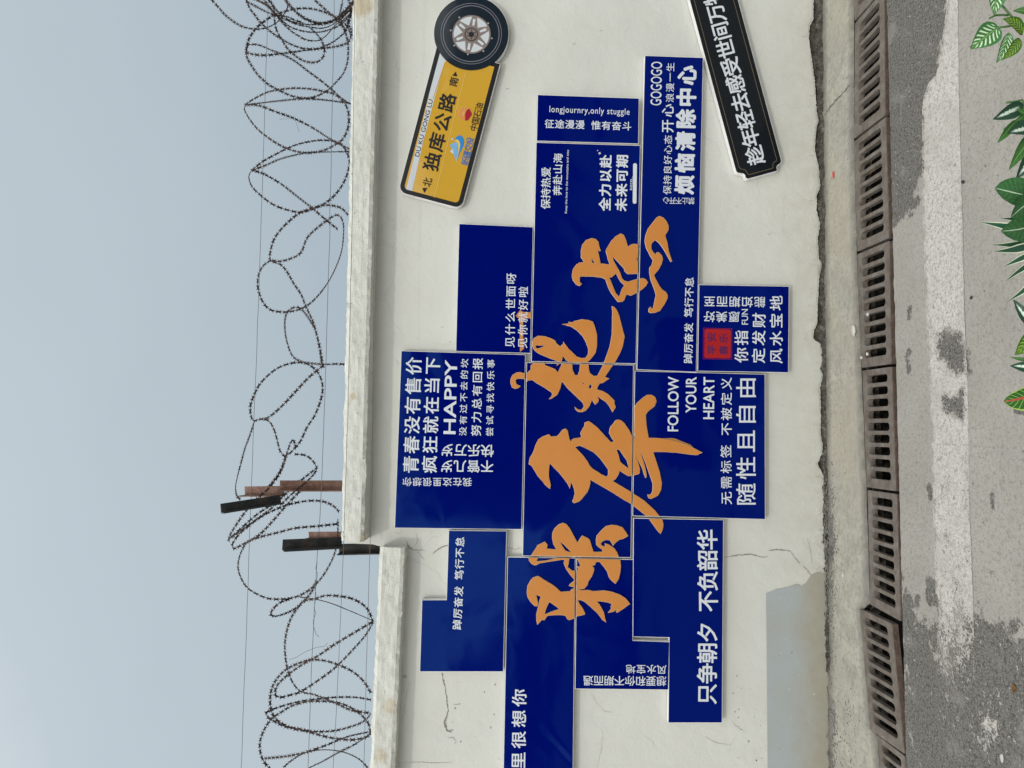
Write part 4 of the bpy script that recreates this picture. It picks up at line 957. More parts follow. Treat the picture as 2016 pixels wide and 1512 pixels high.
yp([crop([(155, 985), (165, 960), (200, 945), (250, 965), (270, 1040), (262, 1100), (238, 1200), (195, 1398), (180, 1398), (200, 1290), (215, 1200), (222, 1120), (215, 1050), (190, 1000)], *s7)], CREAM, .0016, 'emblem_gold_curve')
yp([crop([(150, 975), (170, 920), (210, 880), (260, 870), (310, 900), (338, 960), (335, 1050), (300, 1140), (240, 1250), (195, 1395), (215, 1280), (248, 1150), (262, 1050), (245, 985), (205, 950), (170, 955)], *s7)], LB1, .002, 'emblem_wave')
yp([crop([(50, 1075), (110, 1030), (170, 1010), (200, 1020), (215, 1060), (212, 1150), (195, 1280), (182, 1395), (160, 1330), (130, 1240), (120, 1180), (100, 1120)], *s7)], LB2, .002, 'emblem_mountain')
yp([crop([(108, 1135), (125, 1180), (135, 1245), (60, 1190)], *s7)], GREYW, .0024, 'emblem_mountain'); yp([disc(crop([(105, 945)], *s7)[0], 2, 14)], GREYW, .002, 'emblem_dot')
# wheel print
w = (10.08, 850, 0)
TYRE = film('tyre_print', (.010, .017, .026), .07); RIMC = plain('rim_print', (.19, .155, .15), .25); GR2 = plain('ring_print', (.16, .165, .2), .25)
yp([disc(wc, wr - .8, 72)], TYRE, .003, 'tyre')
def cc(x, y): return crop([(x, y)], *w)[0]
for Rr in (607, 562): yp([disc(cc(782, 668), Rr / 10.08, 72)], GR2, .0034, 'sidewall_ring', holes=[disc(cc(782, 668), Rr / 10.08 - (1.1 if Rr > 600 else 1.5), 72)])
yp([disc(cc(787, 682), 382 / 10.08, 60)], RIMC, .0036, 'rim')
def pol(a, r): a = math.radians(a); return cc(787 + r * math.sin(a), 682 - r * math.cos(a))
for k in range(6):
    a0 = 41 + 60 * k
    tri = [pol(a0 + 2, 180)] + [pol(a0 - 22 + 44 * j / 8, 352) for j in range(9)]
    yp([tri], GREYW, .004, 'rim_opening')
    s0 = 11 + 60 * k
    yp([[pol(s0 - 5, 178), pol(s0 + 7, 178), pol(s0 + 5.5, 300), pol(s0 + 3, 312), pol(s0 - 3.5, 312), pol(s0 - 5.5, 300)]], GREYW, .004, 'spoke_slot')
yp([disc(cc(785, 683), 13.6, 36)], plain('hub_brown', (.05, .037, .028), .3), .004, 'hub'); yp([disc(cc(785, 683), 11, 36)], RIMC, .0044, 'hub'); yp([disc(cc(785, 683), 5.5, 24)], BLK, .0048, 'hub')
for k in range(6):
    yp([disc(pol(60 * k + 2, 79), 1.35, 10)], BLK, .0048, 'hub_bolt')
for (x, y) in ((545, 345), (1120, 460), (1190, 760), (1025, 1015), (715, 1078), (447, 902), (375, 602)): yp([disc(cc(x, y), 1.9, 12)], plain('stud', (.25, .25, .26), .3), .0036, 'stud')

# ------------------------------------------------------------------ black slogan sign
s8 = (4.087, 1340, 0)
bs = thing('slogan_sign', 'tilted long black sign with one white slogan and a thin gold border', 'sign', tuple(onw(1450, 160, -.004)))
outl = [(1342, -60), (1439.5, -50), (1436.5, -60)]
outl = [(1339.5, -70), (1433.8, -70), (1452.6, 0)] + crop([(808, 1290), (808, 1302), (800, 1315), (780, 1328), (770, 1345), (775, 1362), (772, 1375), (560, 1432), (540, 1437), (524, 1428), (520, 1408), (505, 1395), (485, 1392), (465, 1390), (450, 1380), (445, 1365)], *s8) + [(1358.4, 0)]
link('board', place(slab(tri2d([offset(outl, .9)]), mapw, YF + .001, -.004, 0), bs), FOAM, bs)
link('black_film', place(slab(tri2d([outl]), mapw, YF, YF + .0009), bs), [BLACK, FOAM], bs)
GOLD = plain('gold_line', (.23, .17, .1), .4)
gl = crop([(120, 60), (470, 1345), (485, 1360), (515, 1365), (530, 1380), (540, 1400), (550, 1405), (735, 1355), (745, 1345), (740, 1325), (750, 1305), (770, 1295), (772, 1280), (420, -20)], *s8)
gl[0] = (1364, -10); 
for a, b in zip(gl, gl[1:]): link('gold_line', place(flat(tri2d([pill(a, b, .32, 2)]), mapw, YF - .001), bs), GOLD, bs)
text(bs, '趁年轻去感受世间万物', (1491.2, 324.2), (1395.5, -25.7), 37, YF - .0012, LETTER, bold=.03)

bpy.data.objects.remove(FO)

# ------------------------------------------------------------------ razor wire
BL = [(-.5, .5), (-.16, .22), (.16, .22), (.5, .5), (.34, 0), (.5, -.5), (.16, -.22), (-.16, -.22), (-.5, -.5), (-.34, 0)]
def strand(parent, px, seed, amp=.16, base=.13, blades=True):
    rnd = random.Random(seed); ph = rnd.uniform(0, 6.28); fr = rnd.uniform(.7, 1.3)
    n = len(px); pts = []
    P2 = catmull([(x, y, 0) for x, y in px], 5)
    tot = len(P2)
    for i, q in enumerate(P2):
        Y = base + amp * math.sin(ph + fr * 2 * math.pi * i / tot)
        pts.append(onw(q.x, q.y, Y))
    V, Fc = tube(pts, .0021, 5)
    o = link('strand', place(mesh('strand', V, Fc, True), parent), WIREM, parent)
    V, Fc = [], []; acc = 0; nxt = .01; th = rnd.uniform(-.5, .5)
    for a, b in zip(pts, pts[1:]):
        d = (b - a).length
        while acc + d > nxt:
            c = a.lerp(b, (nxt - acc) / d); t = (b - a).normalized()
            s = t.cross(Vector((0, 1, 0))).normalized(); q = t.cross(s)
            th += rnd.uniform(-.18, .18); an = max(-.95, min(.95, th)); sd = s * math.cos(an) + q * math.sin(an)
            base_i = len(V); sc = rnd.uniform(.9, 1.1)
            nn = t.cross(sd) * .0004
            for sg in (1, -1):
                for (u, v) in BL: V.append(c + t * (u * .027 * sc) + sd * (v * .0215 * sc) + nn * sg)
            m = len(BL)
            Fc.append([base_i + k for k in range(m)]); Fc.append([base_i + m + k for k in range(m)][::-1])
            for k in range(m): Fc.append([base_i + k, base_i + m + k, base_i + m + (k + 1) % m, base_i + (k + 1) % m])
            nxt += .0365
        acc += d
    if V:
        me = mesh('blades', V, Fc); place(me, parent); link('blades', me, WIREM, o, kind='stuff')
a7 = (5.816, 400, 0); a1 = (3.025, 400, 0); a2 = (2.909, 400, 480); a3 = (2.47, 400, 900)
tangle = thing('razor_wire_tangle', 'dense tangled bundle of rusty razor wire at the far right end of the wall', 'razor wire', tuple(onw(640, 20, .12)))
coilr = thing('razor_wire_coil', 'stretched razor wire coil looping above the taller part of the wall', 'razor wire', tuple(onw(685, 500, .12)))
coill = thing('razor_wire_coil', 'razor wire coil looping above the lower part of the wall, past the steel posts', 'razor wire', tuple(onw(730, 1300, .12)))
S = [
 (tangle, a7, [(85, -15), (180, 90), (240, 160), (310, 220), (375, 265), (450, 305), (530, 325), (620, 335), (700, 325), (770, 300), (840, 260), (900, 200), (950, 120), (970, 60), (940, -15)]),
 (coilr, a7, [(1720, 20), (1600, 140), (1530, 200), (1420, 150), (1330, 120), (1240, 100), (1140, 95), (1040, 105), (940, 130), (820, 170), (720, 230), (620, 310), (550, 400), (515, 470), (495, 560), (500, 650), (540, 730), (620, 850), (680, 910), (750, 970), (830, 1015), (900, 1050), (990, 1090), (1080, 1115), (1180, 1125), (1290, 1105), (1390, 1055), (1460, 1005), (1560, 900), (1605, 840), (1635, 770), (1655, 690), (1660, 610), (1660, 530), (1650, 450), (1620, 350), (1560, 250), (1500, 190), (1400, 110), (1260, -15)]),
 (tangle, a7, [(490, -15), (530, 90), (590, 170), (640, 240), (700, 300), (770, 360), (850, 420), (920, 460), (1000, 505), (1090, 540), (1180, 560), (1300, 560), (1400, 525), (1470, 490), (1530, 450), (1590, 400), (1640, 340), (1690, 180), (1720, 100)]),
 (coilr, a7, [(495, 600), (490, 545), (520, 515), (600, 508), (680, 530), (780, 575), (900, 620), (1050, 700), (1200, 815), (1330, 910), (1460, 1015), (1580, 1120), (1690, 1195)]),
 (coilr, a7, [(500, 600), (560, 620), (660, 632), (760, 630), (880, 615), (1010, 600), (1140, 580), (1300, 560), (1440, 545), (1560, 525), (1650, 490), (1690, 430), (1680, 370), (1620, 270), (1540, 200)]),
 (tangle, a7, [(740, -15), (790, 60), (820, 120), (815, 200), (830, 310), (860, 390), (910, 470), (960, 550), (1020, 610), (1090, 665), (1160, 700), (1230, 715), (1300, 712), (1350, 685), (1380, 640), (1390, 580), (1375, 510), (1340, 440), (1290, 380), (1240, 330)]),
 (tangle, a7, [(560, -15), (680, 30), (760, 80), (840, 180), (920, 270), (990, 340), (1040, 380), (1100, 415), (1160, 450), (1250, 468), (1330, 460), (1400, 415), (1460, 350), (1510, 290), (1600, 230), (1700, 140)]),
 (tangle, a7, [(600, -15), (720, 60), (830, 160), (920, 250), (1000, 310), (1080, 340), (1160, 360), (1260, 370), (1350, 365), (1430, 345), (1540, 300), (1640, 220), (1710, 120)]),
 (tangle, a7, [(690, -15), (790, 120), (880, 200), (980, 240), (1070, 280), (1160, 300), (1260, 315), (1340, 325), (1420, 310), (1500, 270), (1600, 200), (1700, 90)]),
 (tangle, a7, [(750, -15), (850, 130), (960, 220), (1060, 260), (1170, 280), (1300, 280), (1400, 270), (1480, 240), (1560, 190), (1650, 100), (1710, 30)]),
 (tangle, a7, [(930, -15), (1000, 70), (1080, 150), (1160, 205), (1240, 240), (1330, 262), (1420, 250), (1500, 225), (1590, 170), (1680, 80), (1725, 10)]),
 (tangle, a7, [(935, -15), (1010, 80), (1090, 165), (1170, 220), (1250, 255), (1340, 275), (1430, 262), (1510, 235), (1600, 180), (1690, 90), (1725, 30)]),
 (tangle, a7, [(500, 20), (600, 70), (680, 115), (780, 160), (860, 180), (960, 190), (1060, 235), (1160, 265)]),
 (tangle, a7, [(1600, -15), (1580, 90), (1560, 170), (1540, 210), (1600, 290), (1640, 360)]),
 (tangle, a7, [(1660, -15), (1690, 80), (1680, 180), (1650, 260), (1690, 330), (1700, 400)]),
 (coilr, a1, [(250, 625), (300, 590), (380, 550), (450, 535), (540, 525), (640, 530), (720, 545), (780, 560), (830, 600), (860, 650), (868, 710), (860, 770), (830, 830), (780, 865), (720, 895), (640, 910), (570, 905), (500, 885), (440, 855), (380, 815), (320, 765), (270, 700), (245, 650), (250, 625)]),
 (coilr, a1, [(250, 625), (330, 628), (430, 665), (540, 705), (650, 760), (760, 830), (872, 888)]),
 (coilr, a1, [(250, 625), (370, 610), (480, 598), (600, 588), (720, 595), (820, 608), (880, 615)]),
 (coilr, a1, [(290, 1015), (350, 965), (430, 920), (520, 875), (600, 850), (700, 835), (790, 845), (840, 880), (870, 950), (865, 1010), (845, 1070), (810, 1130), (760, 1185), (700, 1225), (640, 1250), (580, 1265), (500, 1250), (420, 1220), (350, 1170), (290, 1110), (272, 1050), (290, 1015)]),
 (coilr, a1, [(290, 1015), (360, 1035), (470, 1100), (560, 1170), (650, 1240), (720, 1300), (800, 1365)]),
 (coilr, a1, [(290, 1015), (370, 985), (450, 950), (540, 925), (640, 908), (740, 905), (872, 903)]),
 (coilr, a1, [(862, 1280), (830, 1245), (790, 1228), (720, 1222), (650, 1240), (580, 1265), (520, 1310), (460, 1370), (420, 1430), (400, 1500), (396, 1540), (404, 1556), (460, 1575), (500, 1620), (540, 1690), (582, 1752), (612, 1826), (655, 1920), (686, 2034), (702, 2117), (712, 2180)]),
 (coilr, a2, [(385, 95), (340, 130), (315, 190), (315, 260), (340, 330), (380, 375), (440, 390), (500, 388), (560, 372), (620, 335), (680, 270), (730, 195), (770, 110), (795, 30), (804, -60), (803, -110), (790, -150), (760, -165), (690, -120), (600, -40), (560, 50), (500, 85), (440, 100), (395, 95)]),
 (coilr, a2, [(560, 372), (540, 362), (510, 368), (480, 395), (468, 440), (470, 510), (485, 580), (510, 640), (550, 670), (620, 685), (700, 690), (760, 688), (818, 690)]),
 (coilr, a2, [(565, 375), (600, 420), (640, 490), (665, 580), (680, 690)]),
 (coilr, a2, [(690, 695), (640, 735), (590, 780), (530, 845), (460, 920), (400, 975), (360, 1000), (320, 1005), (290, 1015), (275, 990), (270, 930), (290, 870), (320, 810), (370, 755), (430, 710), (500, 685), (560, 680), (610, 695), (655, 735), (680, 790), (683, 850), (665, 920), (635, 990), (595, 1050), (560, 1125), (530, 1165), (490, 1205), (465, 1215), (440, 1185), (420, 1110), (400, 1050), (370, 1010), (330, 1003)]),
 (coilr, a2, [(290, 1025), (270, 1090), (240, 1170), (215, 1260), (195, 1340), (185, 1400), (195, 1450), (215, 1465)]),
 (coilr, a2, [(525, 1205), (580, 1210), (620, 1235), (650, 1280), (640, 1310), (600, 1355), (500, 1440), (440, 1500)]),
 (coilr, a2, [(530, 1165), (515, 1120), (500, 1140), (480, 1200), (450, 1290), (400, 1360), (340, 1430), (280, 1490)]),
 (coill, a3, [(400, 0), (370, 80), (320, 150), (270, 195), (210, 260), (160, 330), (130, 380), (125, 400), (180, 350), (260, 280), (340, 225), (420, 160), (470, 110)]),
 (coill, a3, [(555, 50), (480, 110), (400, 180), (330, 250), (240, 320), (170, 380), (140, 430), (150, 445), (200, 420), (270, 380), (330, 320), (400, 240), (470, 165)]),
 (coill, a3, [(660, 265), (630, 235), (580, 215), (520, 212), (460, 220), (400, 235), (340, 260), (280, 290), (220, 330), (160, 375), (125, 395)]),
 (coill, a3, [(650, 325), (560, 335), (450, 345), (370, 365), (290, 385), (220, 410), (195, 440), (175, 490), (170, 540), (185, 590), (215, 635), (260, 665), (320, 688), (390, 690), (450, 680), (510, 650), (560, 605), (600, 550), (635, 480), (650, 420), (655, 360), (655, 300)]),
 (coill, a3, [(430, 685), (370, 710), (335, 745), (325, 765), (345, 775), (400, 760), (450, 735), (490, 700), (530, 650), (550, 600)]),
 (coill, a3, [(825, 800), (800, 740), (750, 700), (690, 680), (600, 673), (540, 690), (490, 700), (450, 745), (420, 800), (400, 880), (398, 950), (410, 1030), (435, 1095), (475, 1140), (540, 1155), (640, 1195), (720, 1230), (815, 1245)]),
 (coill, a3, [(470, 680), (540, 690), (620, 710), (720, 750), (825, 795)]),
 (coill, a3, [(825, 800), (740, 850), (640, 910), (560, 965), (480, 1010), (410, 1060), (360, 1110), (350, 1155), (375, 1168), (430, 1155), (475, 1140), (560, 1085), (640, 1025), (720, 945), (790, 865), (825, 805)]),
 (coill, a3, [(815, 1145), (780, 1090), (730, 1045), (670, 1015), (600, 992), (530, 985), (470, 1000), (400, 1035), (350, 1090), (328, 1150), (328, 1220), (350, 1270), (400, 1305), (460, 1325), (550, 1335), (640, 1330), (720, 1310), (780, 1285), (815, 1250)]),
 (coill, a3, [(815, 1180), (740, 1168), (640, 1168), (540, 1178), (460, 1190), (370, 1215), (310, 1240), (310, 1260), (345, 1285), (400, 1310), (480, 1325), (560, 1350), (640, 1368), (720, 1375), (780, 1365), (812, 1345), (805, 1300), (780, 1265), (730, 1225), (660, 1195), (580, 1187), (500, 1190), (430, 1210), (380, 1240), (330, 1275), (290, 1340), (275, 1400), (285, 1460), (310, 1500), (350, 1540)]),
 (coill, a3, [(815, 1345), (740, 1395), (660, 1435), (580, 1480), (500, 1520), (420, 1580)]),
 (coill, a3, [(300, 1465), (400, 1455), (500, 1435), (600, 1400), (700, 1360), (812, 1335)]),
 (coill, a3, [(830, 1560), (800, 1512), (760, 1470), (700, 1440), (630, 1425), (560, 1425), (490, 1440), (430, 1475), (390, 1512), (370, 1560)]),
]
for i, (par, cr_, pts) in enumerate(S): strand(par, crop(pts, *cr_), i + 1, amp=.07 if par is tangle else .12)
# straight thin wires
def thin(pts, Y, r, name, label, cat, grp):
    P3 = [onw(x, y, Y) for x, y in pts]; a = P3[0] + (P3[0] - P3[1]).normalized() * 4; b = P3[-1] + (P3[-1] - P3[-2]).normalized() * 4
    Q = catmull(P3, .05); Q = [q + Vector((0, .003 * mnoise.noise(q * 9), .0022 * mnoise.noise(q * 7 + Vector((3, 0, 0))))) for q in Q]
    V, Fc = tube([a] + Q + [b], r, 5); me = mesh(name, V, Fc, True)
    return link(name, me, THINM, label=label, cat=cat, group=grp)
gp = 'thin wires strung along the wall top'
thin([(528, 0), (512, 500), (497, 900), (487, 1180), (475, 1512)], .02, .0013, 'tension_wire', 'thin straight wire strung highest through the razor wire loops', 'wire', gp)
thin([(658, 0), (648, 490), (634, 930), (623, 1120), (614, 1300), (606, 1512)], .0, .0015, 'tension_wire', 'thin wire just above the wall top with a twisted tail on it', 'wire', gp)
thin([(699, 0), (692, 480), (682, 900), (669, 1250), (656, 1512)], -.16, .0012, 'tension_wire', 'thin wire hanging in front of the capping course', 'wire', gp)
thin([(750, 0), (737, 500), (733, 930), (726, 1150), (716, 1512)], -.2, .0012, 'tension_wire', 'lowest thin wire, hanging in front of the wall just under its capping', 'wire', gp)
tw = thing('wire_tail', 'loose twisted wire end wound round the second thin wire', 'wire', tuple(onw(620, 1200, .0)))
q = crop([(555, 512), (548, 540), (556, 575), (545, 620), (548, 680), (540, 730), (546, 760), (536, 800), (545, 850), (562, 875)], *a3)
V, Fc = tube([onw(x, y, -.004) + Vector((0, .003 * math.sin(i * 2), 0)) for i, (x, y, _) in enumerate([tuple(v) for v in catmull([(a, b, 0) for a, b in q], 2)])], .0012, 4)
link('twist', place(mesh('twist', V, Fc), tw), THINM, tw)
q = crop([(418, 985), (450, 975), (500, 945), (550, 925), (590, 920), (605, 905)], *a3)
V, Fc = tube([onw(x, y, .05) for x, y in q], .001, 4); link('loose_end', place(mesh('loose_end', V, Fc), tw), THINM, tw)
q = crop([(455, 710), (545, 705), (572, 785)], *a1)
tw2 = thing('wire_tie', 'small wire tie with two loose ends on a razor wire strand', 'wire tie', tuple(onw(*q[1], .0)))
V, Fc = tube([onw(x, y, .05) for x, y in q], .001, 4); link('tie', place(mesh('tie', V, Fc), tw2), THINM, tw2)

# ------------------------------------------------------------------ steel brackets carrying the wire
def angle_bar(p0, p1, w=.05, th=.006, side=Vector((0, -1, 0))):
    t = (p1 - p0).normalized(); s = (side - t * side.dot(t)).normalized(); q = t.cross(s)
    prof = [(0, 0), (w, 0), (w, th), (th, th), (th, w), (0, w)]
    V = [p + q * a + s * b for p in (p0, p1) for a, b in prof]
    Fc = [[k, (k + 1) % 6, 6 + (k + 1) % 6, 6 + k] for k in range(6)] + [[0, 1, 2, 3, 4, 5][::-1], [6, 7, 8, 9, 10, 11]]
    bm = bmesh.new(); me = mesh('bar', V, Fc); bm.from_mesh(me); bmesh.ops.recalc_face_normals(bm, faces=bm.faces); bmesh.ops.bevel(bm, geom=bm.edges[:], offset=.0008, segments=1, affect='EDGES'); bm.to_mesh(me); bm.free(); return me
pa = thing('steel_post', 'rusty forked steel post with a brown upright and one dark arm, on the taller wall', 'steel post', tuple(onw(675, 955, .12)))
link('upright', place(angle_bar(onw(740, 966, .12), onw(551, 966, .1), .052), pa), RUST, pa)
link('arm', place(angle_bar(onw(553, 992, .06), onw(435, 1011, -.13), .046), pa), DARKST, pa)
link('arm', place(angle_bar(onw(560, 976, .1), onw(484, 976, .3), .05), pa), RUST, pa)
pb = thing('steel_post', 'dark steel post at the step of the wall, with its lower end bare', 'steel post', tuple(onw(790, 1078, .1)))
link('upright', place(angle_bar(onw(800, 1087, .07), onw(668, 1090, .06), .048), pb), DARKST, pb)
link('arm', place(angle_bar(onw(672, 1077, .05), onw(555, 1083, -.1), .05), pb), DARKST, pb)
link('arm', place(angle_bar(onw(680, 1060, .1), onw(610, 1060, .25), .035), pb), RUST, pb)

# ------------------------------------------------------------------ foreground plants in a trough
def leaf_mat(name, kind):
    m = M(name, .42, .4)
    uv = m.n('ShaderNodeUVMap').outputs[0]; sp = m.n('ShaderNodeSeparateXYZ'); m.l(uv, sp.inputs[0]); u, v = sp.outputs['X'], sp.outputs['Y']   # u along, v 0..1 across
    av = m.math('ABSOLUTE', m.math('MULTIPLY', m.math('SUBTRACT', v, .5), 2))
    mid = m.ramp(av, [(.02, 1), (.05, 0)])
    ph = m.math('SUBTRACT', m.math('MULTIPLY', u, 7.5), m.math('MULTIPLY', av, 2.2))
    st = m.math('FRACT', ph); st = m.math('ABSOLUTE', m.math('SUBTRACT', st, .5))
    nz = m.noise(14, 3, vec=uv)
    if kind in ('striped', 'lime'):
        g1, g2 = ((.035, .13, .035), (.62, .80, .58)) if kind == 'striped' else ((.03, .11, .01), (.33, .42, .05))
        s = m.ramp(st, [(.16, 1), (.22, 0)]); e = m.ramp(av, [(.1, 0), (.16, 1), (.68, 1), (.78, 0)]); e2 = m.ramp(u, [(.06, 0), (.12, 1), (.86, 1), (.93, 0)])
        f = m.mix(1, m.mix(1, s, e, 'MULTIPLY'), e2, 'MULTIPLY')
        c = m.mix(f, m.mix(m.ramp(nz, [(.3, 0), (.7, 1)]), g1, tuple(x * 1.7 for x in g1)), g2); c = m.mix(mid, c, (.25, .45, .12))
    elif kind == 'white_centre':
        t = m.math('ADD', av, m.math('MULTIPLY', m.math('SUBTRACT', m.noise(22, 3, vec=uv), .5), .8)); f = m.mix(1, m.ramp(t, [(.16, 1), (.26, 0)]), m.ramp(u, [(.12, 0), (.25, 1), (.75, 1), (.9, 0)]), 'MULTIPLY')
        c = m.mix(f, (.014, .06, .032), (.62, .74, .66))
    elif kind == 'veined':
        s = m.ramp(st, [(.02, .5), (.05, 0)]); c = m.mix(s, m.mix(m.ramp(nz, [(.35, 0), (.65, 1)]), (.022, .105, .03), (.045, .16, .05)), (.17, .34, .16)); c = m.mix(mid, c, (.6, .75, .58))
    elif kind == 'red_vein':
        s = m.ramp(st, [(.03, .9), (.07, 0)]); e = m.ramp(av, [(.86, 0), (.92, 1)]); c = m.mix(s, (.02, .12, .02), (.45, .6, .14)); c = m.mix(e, c, (.4, .6, .1)); c = m.mix(m.ramp(av, [(.07, 1), (.14, 0)]), c, (.42, .07, .05))
    elif kind == 'margin':
        t = m.math('ADD', av, m.math('MULTIPLY', m.math('SUBTRACT', m.noise(6, 2, vec=uv), .5), .15)); c = m.mix(m.ramp(t, [(.66, 0), (.72, 1)]), (.02, .085, .05), (.68, .72, .55))
    else:
        c = m.mix(m.ramp(nz, [(.35, 0), (.65, 1)]), (.025, .1, .02), (.05, .17, .03)); c = m.mix(mid, c, (.3, .45, .2))
    m.col(c); m.bump(st, .25, .002)
    m.b.inputs['Transmission Weight'].default_value = 0
    return m.m
LM = {k: leaf_mat('leaf_' + k, k) for k in ('striped', 'lime', 'white_centre', 'veined', 'red_vein', 'margin', 'plain')}
STEMM = plain('green_stem', (.07, .15, .045), .5)
def leaf(parent, kind, base, tip, wpx, dist=1.16, shape='oval', cup=.25, droop=.12, seed=0):
    rnd = random.Random(seed); b = atd(*base, dist); t = atd(*tip, dist + rnd.uniform(-.03, .03)); ax = t - b; Lg = ax.length; a = ax.normalized()
    tow = -fw; side = a.cross(tow).normalized(); nrm = side.cross(a).normalized()
    tl = rnd.uniform(-.28, .28); side, nrm = side * math.cos(tl) + nrm * math.sin(tl), nrm * math.cos(tl) - side * math.sin(tl)
    Wd = wpx * dist / F / max(.7, math.cos(tl)); nu, nv = 16, 8; V, Fc, UV = [], [], []
    bend = rnd.uniform(-.08, .08)
    for i in range(nu + 1):
        u = i / nu
        if shape == 'oval': w = math.sin(math.pi * min(1, u ** .8)) ** .75 * (1 - .25 * u ** 3)
        elif shape == 'round': w = math.sin(math.pi * u ** .8) ** .5
        else: w = min(1, (1 - u) * 2.2) ** .8 * (.75 + .25 * math.sin(math.pi * u))
        w = max(w, .015)
        for j in range(nv + 1):
            v = j / nv * 2 - 1
            p = b + a * (u * Lg) + side * (v * w * Wd / 2 + bend * Lg * math.sin(math.pi * u)) + nrm * (cup * Wd * (v * v) * w - droop * Lg * (u * u - u) * .9 + .012 * Wd * math.sin(u * 30) * abs(v))
            V.append(p); UV.append((u, (v + 1) / 2))
    for i in range(nu):
        for j in range(nv): Fc.append([i * (nv + 1) + j, i * (nv + 1) + j + 1, (i + 1) * (nv + 1) + j + 1, (i + 1) * (nv + 1) + j])
    me = mesh('leaf', V, Fc, True); l = me.uv_layers.new(name='UVMap')
    for lp in me.loops: l.data[lp.index].uv = UV[lp.vertex_index]
    link('leaf', place(me, parent), LM[kind], parent)
def stem(parent, pts, dist=1.17, r=.0018):
    P3 = [atd(x, y, dist) if not isinstance(x, Vector) else x for x, y in pts]
    V, Fc = tube(catmull(P3, .01), r, 6); link('stem', place(mesh('stem', V, Fc, True), parent), STEMM, parent)
trough_c = CAM + Vector((fw.x, fw.y, 0)).normalized() * 1.22
def plant(label, rootpx, leaves, stems):
    rt_ = atd(rootpx[0], rootpx[1], 1.2); root = Vector((rt_.x, rt_.y, .34))
    t = thing('potted_plant', label, 'plant', tuple(root), None)
    for k, lf in enumerate(leaves): leaf(t, *lf[:4], shape=lf[4] if len(lf) > 4 else 'oval', seed=k * 7 + int(rootpx[1]), cup=.08 if (len(lf) > 4 and lf[4] == 'blade') else .16)
    for s_ in stems: stem(t, s_)
    top = atd(rootpx[0] - 10, rootpx[1], 1.17)
    V, Fc = tube(catmull([top, (top + root) / 2 + Vector((.01, 0, 0)), root + Vector((0, 0, -.01))], .02), .003, 6); link('stem', place(mesh('stem', V, Fc, True), t), STEMM, t)
plant('foreground plant with green leaves striped creamy white, below the black slogan sign', (2045, 60),
      [('lime', (2008, 76), (1973, 118), 22), ('lime', (2013, 68), (1974, 37), 24), ('striped', (1986, 64), (1961.5, 124), 26), ('striped', (1966, 53), (1910.7, 96.5), 48), ('striped', (1974, -35), (1957, 30), 36), ('plain', (2040, 30), (1993.5, 21.5), 20)],
      [[(1972, 10), (1985, 25), (1998, 40), (2006, 47), (2045, 60)], [(1966, 54), (1985, 52), (2006, 47)], [(1948, 36), (1960, 30), (1985, 30)], [(2006, 47), (2030, 48), (2045, 60)]])
plant('foreground plant with dark leaves splashed white along the midrib', (2045, 250),
      [('white_centre', (2015, 208), (1954.7, 235), 30), ('white_centre', (2040, 250), (1983, 262), 34), ('plain', (2001, 236), (1963.3, 281.7), 17), ('plain', (2034, 268), (1985.8, 335), 22), ('white_centre', (2034, 288), (2000, 352), 34), ('plain', (2040, 262), (1998, 300), 22), ('white_centre', (2030, 240), (1975, 255), 30), ('plain', (2035, 225), (2000, 214), 14), ('plain', (2030, 215), (1996, 240), 15)],
      [[(1981, 202), (1998, 200), (2012, 197), (2045, 250)], [(2001, 236), (2018, 235), (2045, 250)], [(2014, 205), (2012, 225), (2003, 236)]])
plant('foreground plant with round plain green leaves and fine pale veins', (2050, 420),
      [('veined', (2040, 440), (1971, 455), 52, 'round'), ('veined', (2040, 392), (1990, 428), 50, 'round'), ('veined', (2026, 386), (1959, 370), 56, 'round')], [])
plant('foreground spider plant with narrow dark blades edged in cream', (2060, 500),
      [('margin', (2050, 462), (1928.5, 437), 16, 'blade'), ('margin', (2050, 452), (1968, 430), 12, 'blade'), ('margin', (2050, 470), (1952.8, 482), 14, 'blade'), ('margin', (2050, 474), (1957, 495), 18, 'blade'), ('margin', (2050, 490), (1975.4, 525), 14, 'blade'), ('margin', (2050, 508), (1979, 554), 12, 'blade'), ('margin', (2050, 535), (1981.5, 594.6), 12, 'blade')], [])
plant('foreground plant with dark pointed leaves beside the spider plant', (2060, 680),
      [('white_centre', (2050, 652), (1995, 589), 24), ('lime', (2048, 655), (1998, 699), 36), ('white_centre', (2050, 728), (1988, 720), 24), ('plain', (2040, 708), (1987, 702), 8)], [])
plant('foreground plant with one broad leaf showing a red midrib and yellow veins', (2060, 800),
      [('red_vein', (2050, 765), (1976, 790), 50, 'round'), ('lime', (2050, 880), (2014, 889), 16)], [])
# trough
a = atd(2016, -150, 1.2); b = atd(2016, 1100, 1.2)
tg = thing('planter_trough', 'long dark plastic planter trough holding the foreground plants', 'planter', ((a.x + b.x) / 2, (a.y + b.y) / 2, 0))
x0, x1 = min(a.x, b.x), max(a.x, b.x); yc = (a.y + b.y) / 2
TRM = plain('dark_planter_plastic', (.05, .045, .04), .5)
for nm, q0, q1 in (('side', (x0, yc - .12, 0), (x1, yc - .1, .36)), ('side', (x0, yc + .1, 0), (x1, yc + .12, .36)), ('end', (x0 - .02, yc - .12, 0), (x0 - .0005, yc + .12, .36)), ('end', (x1 + .0005, yc - .12, 0), (x1 + .02, yc + .12, .36))):
    link(nm, place(bm_mesh(nm, box(q0, q1, .004)), tg), TRM, tg)
link('soil', place(bm_mesh('soil', box((x0 + .001, yc - .099, .2), (x1 - .001, yc + .099, .335))), tg), SILT, tg)

